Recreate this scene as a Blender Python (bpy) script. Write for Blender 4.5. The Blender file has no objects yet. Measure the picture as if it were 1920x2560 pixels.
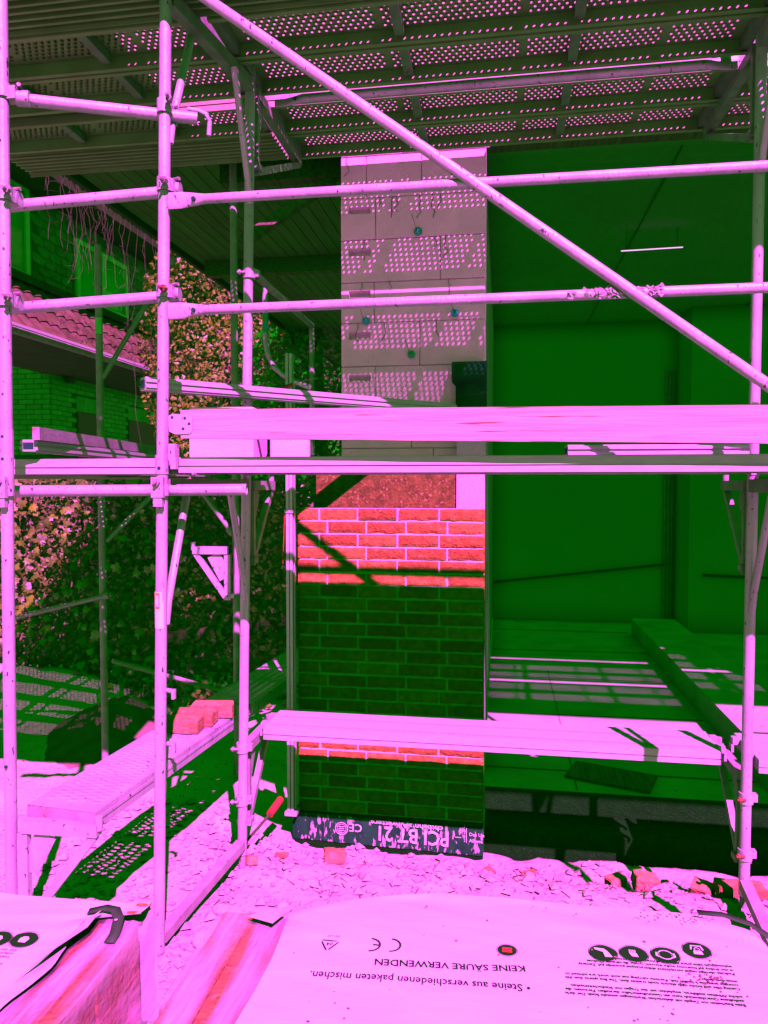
import bpy, bmesh, math, random
import numpy as np
from mathutils import Vector, Matrix, Euler, noise
R = math.radians
random.seed(7)
SC = bpy.context.scene
COL = SC.collection

# ------------------------------------------------------------------ camera
cam_d = bpy.data.cameras.new('camera'); cam = bpy.data.objects.new('camera', cam_d); COL.objects.link(cam)
cam.location = (0, 0, 2.0); cam.rotation_euler = (R(90 - 2.2), 0, R(9.0))
cam_d.sensor_fit = 'HORIZONTAL'; cam_d.angle = 2 * math.atan(960 / 1844.0)
cam_d.clip_start = 0.05; cam_d.clip_end = 3000
SC.camera = cam
# ------------------------------------------------------------------ light: the photograph has a strong magenta sun and green shade
SUN_TRAVEL = Vector((-0.466, 1.0, -1.1)).normalized()
to_sun = -SUN_TRAVEL
world = bpy.data.worlds.new('World'); SC.world = world; world.use_nodes = True
nt = world.node_tree; bg = nt.nodes['Background']
sky = nt.nodes.new('ShaderNodeTexSky'); sky.sky_type = 'NISHITA'; sky.sun_disc = False
sky.sun_elevation = math.asin(to_sun.z); sky.sun_rotation = math.atan2(to_sun.x, to_sun.y)
tint = nt.nodes.new('ShaderNodeMix'); tint.data_type = 'RGBA'; tint.blend_type = 'MULTIPLY'
tint.inputs['Factor'].default_value = 1.0
nt.links.new(sky.outputs[0], tint.inputs['A']); tint.inputs['B'].default_value = (0.004, 0.12, 0.004, 1)
base = nt.nodes.new('ShaderNodeMix'); base.data_type = 'RGBA'; base.blend_type = 'ADD'; base.inputs['Factor'].default_value = 1.0
nt.links.new(tint.outputs['Result'], base.inputs['A']); base.inputs['B'].default_value = (0.0, 0.95, 0.0, 1)   # even green glow of the whole sky
nt.links.new(base.outputs['Result'], bg.inputs['Color']); bg.inputs['Strength'].default_value = 0.05
sun_d = bpy.data.lights.new('sun', 'SUN'); sun = bpy.data.objects.new('sun', sun_d); COL.objects.link(sun)
sun_d.energy = 5.0; sun_d.angle = R(0.53); sun_d.color = (1.0, 0.085, 0.92)
sun.rotation_euler = SUN_TRAVEL.to_track_quat('-Z', 'Y').to_euler(); sun.location = (4, -8, 9)
SC.view_settings.view_transform = 'Standard'; SC.view_settings.look = 'None'
SC.view_settings.exposure = 2.0; SC.view_settings.gamma = 1.0; SC.view_settings.use_curve_mapping = False
SC.cycles.max_bounces = 6; SC.cycles.diffuse_bounces = 1; SC.cycles.transparent_max_bounces = 8
SC.cycles.use_fast_gi = True; SC.cycles.fast_gi_method = 'REPLACE'; SC.cycles.ao_bounces = 1; SC.cycles.ao_bounces_render = 1; SC.cycles.sample_clamp_indirect = 1.0
world.light_settings.ao_factor = 1.0; world.light_settings.distance = 0.3

# ------------------------------------------------------------------ materials
def mat(name, c1, c2=None, scale=8.0, rough=0.7, bump=0.0, bscale=None, metallic=0.0, stretch=(1, 1, 1), lo=0.35, hi=0.65,
        detail=5.0, alpha=1.0, c3=None, s3=60.0, lo3=0.62, hi3=0.7, emit=None, trans=0.0, objrand=0.0, bdist=0.01):
    m = bpy.data.materials.new(name); m.use_nodes = True
    t = m.node_tree; b = t.nodes['Principled BSDF']
    b.inputs['Roughness'].default_value = rough; b.inputs['Metallic'].default_value = metallic
    b.inputs['Base Color'].default_value = (*c1, 1)
    if rough >= .55 and not metallic: b.inputs['Specular IOR Level'].default_value = .12
    if emit:
        b.inputs['Emission Color'].default_value = (*emit[0], 1); b.inputs['Emission Strength'].default_value = emit[1]
    g = t.nodes.new('ShaderNodeNewGeometry'); mp = t.nodes.new('ShaderNodeMapping'); mp.inputs['Scale'].default_value = stretch
    t.links.new(g.outputs['Position'], mp.inputs['Vector'])
    def noise_n(sc, det):
        n = t.nodes.new('ShaderNodeTexNoise'); n.inputs['Scale'].default_value = sc; n.inputs['Detail'].default_value = det
        t.links.new(mp.outputs[0], n.inputs['Vector']); return n
    def ramp(n, l, h):
        r = t.nodes.new('ShaderNodeMapRange'); r.inputs['From Min'].default_value = l; r.inputs['From Max'].default_value = h
        t.links.new(n.outputs['Fac'], r.inputs['Value']); return r
    def mix(a, bb, f):
        x = t.nodes.new('ShaderNodeMix'); x.data_type = 'RGBA'
        t.links.new(f, x.inputs['Factor'])
        if isinstance(a, tuple): x.inputs['A'].default_value = (*a, 1)
        else: t.links.new(a, x.inputs['A'])
        x.inputs['B'].default_value = (*bb, 1); return x.outputs['Result']
    col = c1
    if c2: col = mix(c1, c2, ramp(noise_n(scale, detail), lo, hi).outputs[0])
    if c3: col = mix(col, c3, ramp(noise_n(s3, 3.0), lo3, hi3).outputs[0])
    if objrand:
        oi = t.nodes.new('ShaderNodeObjectInfo'); hv = t.nodes.new('ShaderNodeHueSaturation')
        mr = t.nodes.new('ShaderNodeMapRange'); mr.inputs['To Min'].default_value = 1 - objrand; mr.inputs['To Max'].default_value = 1 + objrand
        t.links.new(oi.outputs['Random'], mr.inputs['Value']); t.links.new(mr.outputs[0], hv.inputs['Value'])
        if isinstance(col, tuple): hv.inputs['Color'].default_value = (*col, 1)
        else: t.links.new(col, hv.inputs['Color'])
        col = hv.outputs[0]
    if not isinstance(col, tuple): t.links.new(col, b.inputs['Base Color'])
    if bump:
        bn = t.nodes.new('ShaderNodeBump'); bn.inputs['Strength'].default_value = bump; bn.inputs['Distance'].default_value = bdist
        n = noise_n(bscale or scale * 3, 6.0); t.links.new(n.outputs['Fac'], bn.inputs['Height']); t.links.new(bn.outputs[0], b.inputs['Normal'])
    if alpha < 1: b.inputs['Alpha'].default_value = alpha
    if trans: b.inputs['Transmission Weight'].default_value = trans
    return m

M = {}
M['steel'] = mat('galvanised_steel', (.54, .54, .55), (.42, .42, .44), 9, .5, .25, 90, 0.3, (1, 1, .45), c3=(.05, .09, .05), s3=60, lo3=.655, hi3=.69)
M['steel_dull'] = mat('weathered_steel', (.36, .35, .34), (.26, .25, .24), 12, .6, .2, 70, .1, c3=(.2, .13, .08), s3=25, lo3=.66, hi3=.75)
M['deck'] = mat('zinc_deck_sheet', (.42, .46, .27), (.33, .37, .20), 6, .6, .15, 60, .16)
M['alu'] = mat('aluminium', (.58, .58, .59), (.50, .50, .52), 14, .42, .08, 60, .2, (1, 6, 6))
M['rust'] = mat('rusty_bolt', (.32, .12, .05), (.16, .07, .04), 60, .8, .3)
M['boltm'] = mat('bolt_steel', (.35, .34, .33), (.22, .2, .18), 80, .5, .2, metallic=.2)
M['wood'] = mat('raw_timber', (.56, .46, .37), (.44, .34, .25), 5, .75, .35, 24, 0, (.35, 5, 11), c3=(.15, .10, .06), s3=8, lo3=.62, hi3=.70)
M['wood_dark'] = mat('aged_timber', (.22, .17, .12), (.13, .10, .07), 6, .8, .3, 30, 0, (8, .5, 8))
M['brick'] = mat('red_facing_brick', (.42, .20, .045), (.30, .13, .028), 26, .9, .9, 70, 0, c3=(.46, .27, .10), s3=38, lo3=.62, hi3=.72, objrand=.28, bdist=.012)
M['brickdust'] = mat('dusty_brick', (.46, .23, .10), (.38, .18, .07), 30, .95, .9, 70, 0, c3=(.48, .30, .18), s3=22, lo3=.42, hi3=.80, objrand=.18)
M['mortar'] = mat('mortar', (.58, .56, .52), (.48, .46, .42), 40, .95, .7, 120)
M['block'] = mat('aerated_concrete', (.92, .74, .80), (.82, .67, .72), 6, .9, .3, 150, .62, c3=(.42, .40, .38), s3=90, lo3=.69, hi3=.73)
M['insul'] = mat('mineral_wool', (.17, .15, .025), (.085, .09, .015), 22, .95, .9, 60, 0, c3=(.30, .24, .08), s3=55, lo3=.58, hi3=.7)
M['board'] = mat('white_board', (.70, .62, .68), (.60, .54, .60), 60, .9, .3, 140, .6)
M['felt'] = mat('dark_felt', (.012, .11, .05), (.008, .085, .035), 18, .7, .3, 90)
M['bitumen'] = mat('bitumen_strip', (.012, .13, .03), (.006, .08, .02), 20, .9, .3, 60, 0, (1, 1, .35), c3=(.40, .40, .38), s3=44, lo3=.56, hi3=.62)
M['print'] = mat('white_print', (.75, .75, .75), (.5, .5, .5), 40, .7)
M['ink'] = mat('dark_ink', (.004, .075, .004), rough=.7)
M['inkred'] = mat('red_ink', (.55, .05, .04), rough=.6)
M['orange'] = mat('orange_print', (.75, .20, .02), rough=.6)
M['sand'] = mat('building_sand', (.54, .48, .43), (.44, .38, .33), 2.2, .95, .9, 26, 0, c3=(.10, .10, .07), s3=48, lo3=.64, hi3=.69, bdist=.02)
M['stone'] = mat('pebble', (.5, .46, .42), (.36, .33, .3), 9, .9, .4, objrand=.2)
M['slab'] = mat('concrete_floor', (.46, .45, .44), (.36, .35, .34), 3, .9, .4, 50, 0, c3=(.26, .24, .22), s3=16, lo3=.66, hi3=.74)
M['found'] = mat('foundation_render', (.002, .085, .002), (.001, .065, .001), 20, .95, .9, 130, c3=(.02, .09, .02), s3=110, lo3=.62, hi3=.68)
M['plaster'] = mat('interior_plaster', (.34, .34, .33), (.31, .31, .30), .8, .95, .1, 20)
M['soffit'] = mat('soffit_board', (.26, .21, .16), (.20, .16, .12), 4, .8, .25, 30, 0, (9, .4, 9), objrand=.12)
M['film'] = mat('white_film', (.62, .62, .62), (.56, .56, .56), 3, .38, .35, 7, 0, (1, 2.2, 1), c3=(.06, .08, .05), s3=70, lo3=.755, hi3=.775, bdist=.012)
M['clear'] = mat('clear_film', (.78, .68, .68), (.66, .54, .54), 5, .25, .6, 9, 0, (6, 1, 2), alpha=.24, bdist=.02)
_t = M['clear'].node_tree; _n = _t.nodes.new('ShaderNodeTexNoise'); _n.inputs['Scale'].default_value = 3.0; _n.inputs['Detail'].default_value = 4.0
_g = _t.nodes.new('ShaderNodeNewGeometry'); _m = _t.nodes.new('ShaderNodeMapping'); _m.inputs['Scale'].default_value = (7, .9, 2.5); _r = _t.nodes.new('ShaderNodeMapRange')
_r.inputs['From Min'].default_value = .38; _r.inputs['From Max'].default_value = .68; _r.inputs['To Min'].default_value = .06; _r.inputs['To Max'].default_value = .72
_t.links.new(_g.outputs['Position'], _m.inputs['Vector']); _t.links.new(_m.outputs[0], _n.inputs['Vector']); _t.links.new(_n.outputs['Fac'], _r.inputs['Value']); _t.links.new(_r.outputs[0], _t.nodes['Principled BSDF'].inputs['Alpha'])
M['strap'] = mat('black_strap', (.03, .10, .03), rough=.6)
M['palwood'] = mat('pallet_wood', (.45, .33, .2), (.3, .2, .12), 8, .85, .4, 30, 0, (.5, 6, 6))
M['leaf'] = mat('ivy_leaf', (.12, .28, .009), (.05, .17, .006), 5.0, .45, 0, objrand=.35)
M['leafdark'] = mat('shade_leaf', (.09, .22, .010), (.04, .14, .006), 7, .5)  # ivy leaf again, with shade put into the darker colour
M['bark'] = mat('bark', (.20, .13, .08), (.11, .075, .05), 20, .95, .9, 45, 0, (3, 3, .5))
M['twig'] = mat('bare_twig', (.07, .10, .04), (.05, .08, .03), 10, .9)
M['clinker'] = mat('cream_clinker', (.52, .50, .44), (.42, .41, .36), 10, .85, .3, 50, objrand=.14)
M['joint'] = mat('grey_joint', (.20, .19, .18), (.15, .14, .13), 20, .95)
M['slate'] = mat('slate_shingle', (.27, .30, .27), (.17, .20, .18), 14, .6, .3, 40, objrand=.18)
M['tile'] = mat('clay_roof_tile', (.11, .12, .05), (.07, .09, .03), 8, .85, .4, 30, c3=(.06, .09, .02), s3=7, lo3=.48, hi3=.58, objrand=.15)
M['whitepaint'] = mat('white_frame', (.78, .78, .78), rough=.4)
M['glass'] = mat('window_glass', (.12, .60, .50), (.06, .36, .30), 1.2, .1)
M['darkwood'] = mat('dark_fascia', (.035, .11, .02), (.025, .085, .015), 5, .8)
M['shutter'] = mat('roller_shutter', (.17, .14, .11), rough=.6)
M['blue'] = mat('blue_plastic', (.02, .42, .75), rough=.4)
M['red'] = mat('red_handle', (.62, .045, .03), (.45, .04, .03), 30, .5)
M['daylight_glow'] = mat('slit_glow', (.8, .8, .8), emit=((1, .4, 1), .3))  # glow that stands for daylight through a slit, not a lamp
M['string'] = mat('red_string', (.6, .06, .04), rough=.8)
M['soil'] = mat('heap_soil', (.22, .17, .13), (.15, .12, .09), 8, .95, .9, 30)

# ------------------------------------------------------------------ mesh builder
class MB:
    def __init__(s): s.v = []; s.f = []; s.smooth = False
    def add(s, vs, fs):
        o = len(s.v); s.v += [tuple(p) for p in vs]; s.f += [tuple(i + o for i in f) for f in fs]; return s
    def box(s, c, d, rot=None, bev=0.0):
        x, y, z = d[0] / 2, d[1] / 2, d[2] / 2
        vs = [Vector(p) for p in ((-x, -y, -z), (x, -y, -z), (x, y, -z), (-x, y, -z), (-x, -y, z), (x, -y, z), (x, y, z), (-x, y, z))]
        if rot is not None:
            mt = Euler(rot).to_matrix() if not isinstance(rot, Matrix) else rot
            vs = [mt @ p for p in vs]
        c = Vector(c)
        return s.add([p + c for p in vs], [(0, 3, 2, 1), (4, 5, 6, 7), (0, 1, 5, 4), (1, 2, 6, 5), (2, 3, 7, 6), (3, 0, 4, 7)])
    def bx(s, x0, x1, y0, y1, z0, z1):
        return s.box(((x0 + x1) / 2, (y0 + y1) / 2, (z0 + z1) / 2), (x1 - x0, y1 - y0, z1 - z0))
    def beam(s, p0, p1, w, h, up=(0, 0, 1)):
        p0, p1 = Vector(p0), Vector(p1); d = (p1 - p0).normalized(); u = Vector(up)
        if abs(d.dot(u)) > .98: u = Vector((0, 1, 0))
        sd = d.cross(u).normalized(); u = sd.cross(d)
        vs = []
        for p in (p0, p1):
            for a, b in ((-1, -1), (1, -1), (1, 1), (-1, 1)): vs.append(p + sd * a * w / 2 + u * b * h / 2)
        return s.add(vs, [(3, 2, 1, 0), (4, 5, 6, 7), (0, 1, 5, 4), (1, 2, 6, 5), (2, 3, 7, 6), (3, 0, 4, 7)])
    def loft(s, secs, n=16, caps=True):
        """secs: (point, r_side, r_up); the direction follows the points"""
        pts = [Vector(q[0]) for q in secs]; rings = []
        for i, q in enumerate(secs):
            d = (pts[min(i + 1, len(pts) - 1)] - pts[max(i - 1, 0)]).normalized()
            u = Vector((0, 0, 1)) if abs(d.z) < .9 else Vector((0, 1, 0))
            sd = d.cross(u).normalized(); u = sd.cross(d)
            rings.append([pts[i] + sd * math.cos(2 * math.pi * k / n) * q[1] + u * math.sin(2 * math.pi * k / n) * q[2] for k in range(n)])
        o = len(s.v); s.v += [tuple(p) for r in rings for p in r]
        for i in range(len(rings) - 1):
            for k in range(n):
                a = o + i * n + k; b = o + i * n + (k + 1) % n
                s.f.append((a, b, b + n, a + n))
        if caps:
            s.f.append(tuple(o + k for k in reversed(range(n)))); s.f.append(tuple(o + (len(rings) - 1) * n + k for k in range(n)))
        return s
    def tube(s, p0, p1, r, n=16, caps=True): return s.loft([(p0, r, r), (p1, r, r)], n, caps)
    def hollow(s, p0, p1, r, n=16, t=.004):
        s.tube(p0, p1, r, n, False)
        a, b = Vector(p0), Vector(p1); o = len(s.v); s.tube(p0, p1, r - t, n, False)
        for f in range(len(s.f) - n, len(s.f)): s.f[f] = tuple(reversed(s.f[f]))
        for k in range(n):
            k2 = (k + 1) % n; base = o - 2 * n
            s.f.append((base + k, o + k, o + k2, base + k2)); s.f.append((base + n + k2, o + n + k2, o + n + k, base + n + k))
        return s
    def poly(s, pts, h=(0, 0, .002)):
        n = len(pts); h = Vector(h); vs = [Vector(p) for p in pts] + [Vector(p) + h for p in pts]
        return s.add(vs, [tuple(reversed(range(n))), tuple(range(n, 2 * n))] + [(i, (i + 1) % n, n + (i + 1) % n, n + i) for i in range(n)])
    def mesh(s, name, m, org=(0, 0, 0), smooth=None):
        me = bpy.data.meshes.new(name); org = Vector(org)
        me.from_pydata([tuple(Vector(p) - org) for p in s.v], [], s.f)
        me.materials.append(m)
        if smooth if smooth is not None else s.smooth:
            me.polygons.foreach_set('use_smooth', [True] * len(me.polygons))
            try: me.set_sharp_from_angle(angle=R(38))
            except Exception: pass
        me.validate(); me.update(); return me
    def build(s, name, m, parent=None, smooth=None, kind=None, label=None):
        org = parent_world(parent)
        o = bpy.data.objects.new(name, s.mesh(name, M[m] if isinstance(m, str) else m, org, smooth)); COL.objects.link(o)
        if parent: o.parent = parent
        if kind: o['kind'] = kind
        if label: o['label'] = label
        return o
def parent_world(p):
    v = Vector((0, 0, 0))
    while p is not None: v += Vector(p.location); p = p.parent
    return v
def thing(name, label, cat, loc=(0, 0, 0), group=None, kind=None):
    o = bpy.data.objects.new(name, None); COL.objects.link(o); o.location = loc; o.empty_display_size = .1
    return tag(o, label, cat, group, kind)
def tag(o, label=None, cat=None, group=None, kind=None):
    if label: o['label'] = label
    if cat: o['category'] = cat
    if group: o['group'] = group
    if kind: o['kind'] = kind
    return o
def link_mesh(name, me, loc, parent=None, rot=None, scale=None):
    o = bpy.data.objects.new(name, me); COL.objects.link(o)
    if parent: o.parent = parent; loc = Vector(loc) - parent_world(parent)
    o.location = loc
    if rot is not None: o.rotation_euler = rot
    if scale is not None: o.scale = scale
    return o
def copy_tree(o, parent=None, loc=None):
    c = o.copy(); COL.objects.link(c)
    if parent: c.parent = parent
    if loc is not None: c.location = loc
    for ch in o.children: copy_tree(ch, c)
    return c
TR = .0242   # scaffold tube radius

# ================================================================== SETTING
def sstep(a, b, x):
    t = min(1, max(0, (x - a) / (b - a))); return t * t * (3 - 2 * t)
def gh(x, y):
    h = -.03 - .25 * sstep(3.7, 4.3, y) * sstep(-1.75, -1.2, x)
    h += .030 * noise.noise((x * 1.1, y * 1.1, 3)) + .030 * noise.noise((x * 4, y * 4, 9)) + .016 * noise.noise((x * 11, y * 11, 1)) + .008 * noise.noise((x * 24, y * 24, 5))
    r = math.hypot(x + 4.3, y - 6.2); h += .30 * math.exp(-(r / 1.0) ** 2)
    if x > -1.1: h -= .25 * sstep(4.5, 4.7, y)
    return h
def axis(lo, hi, step, far):
    a = list(np.arange(lo, hi + 1e-6, step)); k = step; l, h = a[0], a[-1]; L = []; H = []
    while h < far: k *= 1.5; h += k; H.append(h)
    k = step
    while l > -far: k *= 1.5; l -= k; L.append(l)
    return L[::-1] + a + H
xs = axis(-3.4, 2.4, .035, 900); ys = axis(1.9, 5.2, .035, 900)
g = MB()
for y in ys:
    for x in xs: g.v.append((x, y, gh(x, y) if abs(x) < 30 and -20 < y < 40 else -.03))
nx = len(xs)
for j in range(len(ys) - 1):
    for i in range(nx - 1): g.f.append((j * nx + i, j * nx + i + 1, (j + 1) * nx + i + 1, (j + 1) * nx + i))
ground = g.build('ground', 'sand', smooth=False, kind='structure'); tag(ground, 'pale trampled building sand in front of the brick pier')
ground.data.polygons.foreach_set('use_smooth', [True] * len(ground.data.polygons))

# small stones and crumbs
st = MB()
for i in range(5200):
    x = random.uniform(-2.6, 2.2); y = random.uniform(2.1, 4.42); s_ = random.choice((.004, .006, .008, .012, .02, .028)) * random.uniform(.6, 1.4)
    z = gh(x, y) + s_ * .3; o = len(st.v)
    a = random.uniform(0, 6.3)
    for dx, dy, dz in ((1, 0, 0), (0, 1, .1), (-1, .1, 0), (0, -1, 0), (.1, .1, .7), (0, 0, -.6)):
        k = random.uniform(.7, 1.3)
        st.v.append((x + s_ * k * (dx * math.cos(a) - dy * math.sin(a)), y + s_ * k * (dx * math.sin(a) + dy * math.cos(a)), z + dz * s_))
    for p, q in ((0, 1), (1, 2), (2, 3), (3, 0)): st.f += [(o + p, o + q, o + 4), (o + q, o + p, o + 5)]
tag(st.build('gravel', 'stone', kind='stuff'), 'small stones and mortar crumbs strewn over the sand', 'gravel')
# straw bits
sw = MB()
for i in range(500):
    x = random.uniform(-1.6, 1.8); y = random.uniform(3.2, 4.35); a = random.uniform(0, 6.3); L = random.uniform(.015, .06); z = gh(x, y) + .006
    sw.beam((x, y, z), (x + L * math.cos(a), y + L * math.sin(a), z + random.uniform(0, .012)), .0025, .0025)
tag(sw.build('straw', 'twig', kind='stuff'), 'broken straw and splinters on the sand by the pier', 'straw')

# ------------------------------------------------------------------ unfinished room behind the opening
house = thing('house_shell', 'dark unfinished room of the house right of the brick pier', 'house', (2, 6, 0))
b = MB(); b.bx(-.10, 6.5, 4.86, 11.5, -.16, 0.0); b.build('floor_slab', 'slab', house)
b = MB(); b.bx(-.09, 6.5, 4.835, 4.858, -.30, -.003); b.build('foundation', 'found', house)
b = MB(); b.bx(-.09, 6.5, 4.56, 4.833, -.6, -.15); b.build('foundation', 'found', house)
b = MB(); b.bx(-.46, -.12, 5.1, 11.5, 0.003, 4.3); b.build('side_wall', 'plaster', house)
b = MB(); b.bx(-.12, 2.45, 11.0, 11.3, 0.003, 4.3); b.build('back_wall', 'plaster', house)
b = MB(); b.bx(2.45, 2.6, 10.2, 11.3, 0.003, 4.3); b.build('wall_return', 'plaster', house)
b = MB(); b.bx(2.6, 3.2, 10.2, 10.4, .003, 4.3); b.bx(4.1, 6.5, 10.2, 10.4, .003, 4.3); b.bx(3.2, 4.1, 10.2, 10.4, 2.1, 4.3); b.build('back_wall', 'plaster', house)
b = MB(); b.bx(3.21, 4.09, 10.28, 10.33, .006, 2.095); dr = b.build('door', 'plaster', house)
b = MB(); b.tube((3.30, 10.25, 1.02), (3.42, 10.25, 1.02), .01, 8); b.build('handle', 'steel_dull', dr)
b = MB(); b.bx(6.5, 6.8, 4.9, 5.6, 0, 4.3); b.bx(6.5, 6.8, 9.6, 11.5, 0, 4.3); b.bx(6.5, 6.8, 5.6, 9.6, 2.9, 4.3); b.bx(6.5, 6.8, 5.6, 9.6, 0, .5); b.build('side_wall', 'plaster', house)
b = MB(); b.bx(-.5, 6.8, 4.95, 11.5, 4.3, 4.5); b.build('ceiling', 'plaster', house)
b = MB(); b.bx(3.4, 6.8, 4.66, 4.93, -.1, 4.115); b.build('front_wall', 'plaster', house)
b = MB(); b.bx(-.10, 6.8, 4.78, 4.94, 4.12, 5.6); b.build('lintel', 'plaster', house)
for i in range(3):
    b = MB(); x = 1.2 + i * 1.9; b.bx(x, x + .01, 4.97, 11, 4.286, 4.298); b.build('ceiling_joint', 'joint', house)
for k in range(3):
    b = MB(); b.tube((2.40 - k * .05, 10.97, .02), (2.40 - k * .05, 10.97, 3.6), .012, 8); b.build('pipe', 'steel_dull', house)
b = MB(); b.beam((-.1, 10.95, .55), (2.3, 10.95, .85), .03, .03); b.build('cable', 'felt', house)
b = MB(); b.beam((2.62, 10.17, .8), (6.4, 10.17, .7), .03, .03); b.build('cable', 'felt', house)
# raised plinth on the floor on the right
b = MB(); b.bx(1.72, 2.26, 5.05, 10.1, .004, .22); b.build('plinth', 'slab', house)
b = MB(); b.bx(2.262, 6.4, 5.25, 10.1, .004, .05); b.build('screed', 'slab', house)
for k in range(5):  # joints of the floor screed
    b = MB(); b.beam((-.09, 5.2 + k * 1.25, .002), (1.7, 5.2 + k * 1.25 + .05 * (k % 2), .002), .012, .006); b.build('floor_joint', 'joint', house)
b = MB(); b.bx(.50, .508, 4.88, 8.0, .001, .004); b.build('floor_joint', 'joint', house)
lt = thing('daylight_bar', 'thin glowing bar in place of a daylight slit high in the dark room', 'daylight_glow', (1.33, 7.02, 4.12))  # added bar, glows where a slit lets daylight in
b = MB(); b.tube((1.06, 7.0, 4.10), (1.60, 7.04, 4.12), .0055, 8); b.build('glow_bar', 'daylight_glow', lt)
b = MB(); b.beam((1.06, 7.01, 4.112), (1.605, 7.05, 4.132), .02, .008); b.bx(1.10, 1.104, 7.01, 7.014, 4.115, 4.3); b.bx(1.55, 1.554, 7.04, 7.044, 4.13, 4.3); b.build('bar_mount', 'felt', lt)

# items on the floor edge under the bench
t = thing('loose_board', 'flat board lying on the shaded floor under the bench', 'board', (.75, 5.1, 0))
b = MB(); b.box((.75, 5.12, .012), (.55, .30, .018), (0, 0, R(-20))); b.build('board_sheet', 'wood_dark', t)

# ------------------------------------------------------------------ roof overhang left of the pier
roof = thing('roof_overhang', 'dark boarded roof overhang left of the pier', 'roof', (-2, 5, 4.2))
bm = None
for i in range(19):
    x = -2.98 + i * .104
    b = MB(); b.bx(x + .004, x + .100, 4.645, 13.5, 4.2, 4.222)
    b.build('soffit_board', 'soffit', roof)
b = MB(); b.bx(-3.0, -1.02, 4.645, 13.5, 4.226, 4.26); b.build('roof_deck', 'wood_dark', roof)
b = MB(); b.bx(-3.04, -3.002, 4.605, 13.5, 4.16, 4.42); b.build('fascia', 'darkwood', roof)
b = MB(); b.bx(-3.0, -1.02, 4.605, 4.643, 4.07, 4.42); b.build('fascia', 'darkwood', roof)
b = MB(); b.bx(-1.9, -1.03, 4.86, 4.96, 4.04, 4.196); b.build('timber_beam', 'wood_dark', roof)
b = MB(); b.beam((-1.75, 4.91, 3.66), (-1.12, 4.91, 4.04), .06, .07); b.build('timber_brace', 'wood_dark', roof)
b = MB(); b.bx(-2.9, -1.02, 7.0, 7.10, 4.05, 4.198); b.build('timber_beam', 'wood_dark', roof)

# ================================================================== BRICK PIER
pier = thing('brick_pier', 'red brick and white block pier in the middle, part built', 'pier', (-.66, 4.6, -.2))
XL, XR, YF = -1.243, -.094, 4.43
NC, CH, ZT = 24, .0795, 1.852
core = MB(); core.bx(XL + .008, XR - .006, YF + .009, YF + .098, ZT - NC * CH, ZT - .004); core.build('mortar_bed', 'mortar', pier)
def rough_brick(seed, L, H, D):
    rnd = random.Random(seed); m = MB(); nx_, nz_ = 10, 4
    def P(i, j, y, amp):
        x = -L / 2 + L * i / nx_; z = -H / 2 + H * j / nz_
        e = (i in (0, nx_)) or (j in (0, nz_))
        n1 = noise.noise((x * 14 + seed * 9, z * 22, seed)); n2 = noise.noise((x * 45 + seed * 3, z * 60, seed + 5))
        yy = y + amp * (n1 * .0045 + n2 * .003) + (.0045 * amp if e else 0)
        zz = z + (noise.noise((x * 16, seed * 7.1, j)) * .0028 if j in (0, nz_) else 0)
        return (x, yy, zz)
    for j in range(nz_ + 1):
        for i in range(nx_ + 1): m.v.append(P(i, j, -D / 2, 1))
    w = nx_ + 1
    for j in range(nz_):
        for i in range(nx_): m.f.append((j * w + i, j * w + i + 1, (j + 1) * w + i + 1, (j + 1) * w + i))
    o = len(m.v); m.v += [(-L / 2, D / 2, -H / 2), (L / 2, D / 2, -H / 2), (L / 2, D / 2, H / 2), (-L / 2, D / 2, H / 2)]
    m.f.append((o, o + 3, o + 2, o + 1))
    m.f.append(tuple(reversed(range(w))) + (o, o + 1)); m.f.append(tuple(nz_ * w + i for i in range(w)) + (o + 2, o + 3))
    m.f.append(tuple(j * w for j in range(nz_ + 1)) + (o + 3, o)); m.f.append(tuple(j * w + nx_ for j in reversed(range(nz_ + 1))) + (o + 1, o + 2))
    return m.mesh('brick', M['brick'])
BR = {}
def brick_mesh(L, v):
    k = (round(L, 3), v)
    if k not in BR: BR[k] = rough_brick(v * 31 + int(L * 1000), L, .0665, .09)
    return BR[k]
JA = [XL, -1.108, -.866, -.620, -.365, XR]; JB = [XL, -1.057, -.812, -.567, -.316, XR]
for c in range(NC):
    J = JA if c % 2 == 0 else JB; z = ZT - (c + .5) * CH
    for k in range(5):
        x0 = J[k] + (.006 if k else 0); x1 = J[k + 1] - (.006 if k < 4 else 0)
        L = x1 - x0
        link_mesh('brick', brick_mesh(L, random.randrange(5)), ((x0 + x1) / 2, YF + .045 + random.uniform(-.0025, .0025), z + random.uniform(-.0015, .0015)), pier,
                  (random.uniform(-.012, .012), random.uniform(-.006, .006), random.uniform(-.006, .006)))
# left return of the brick skin, toward the back
b = MB(); b.bx(XL + .008, XL + .09, YF + .1, YF + .42, ZT - NC * CH, ZT - .005); b.build('brick_return', 'brick', pier)
# mineral wool and white board behind the bricks
b = MB(); b.bx(-1.151, -.276, 4.532, 4.64, 0, 2.06); b.build('insulation_board', 'insul', pier)
b = MB(); b.bx(-.268, -.098, 4.531, 4.64, 0, 2.42); b.build('edge_board', 'board', pier)
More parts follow.
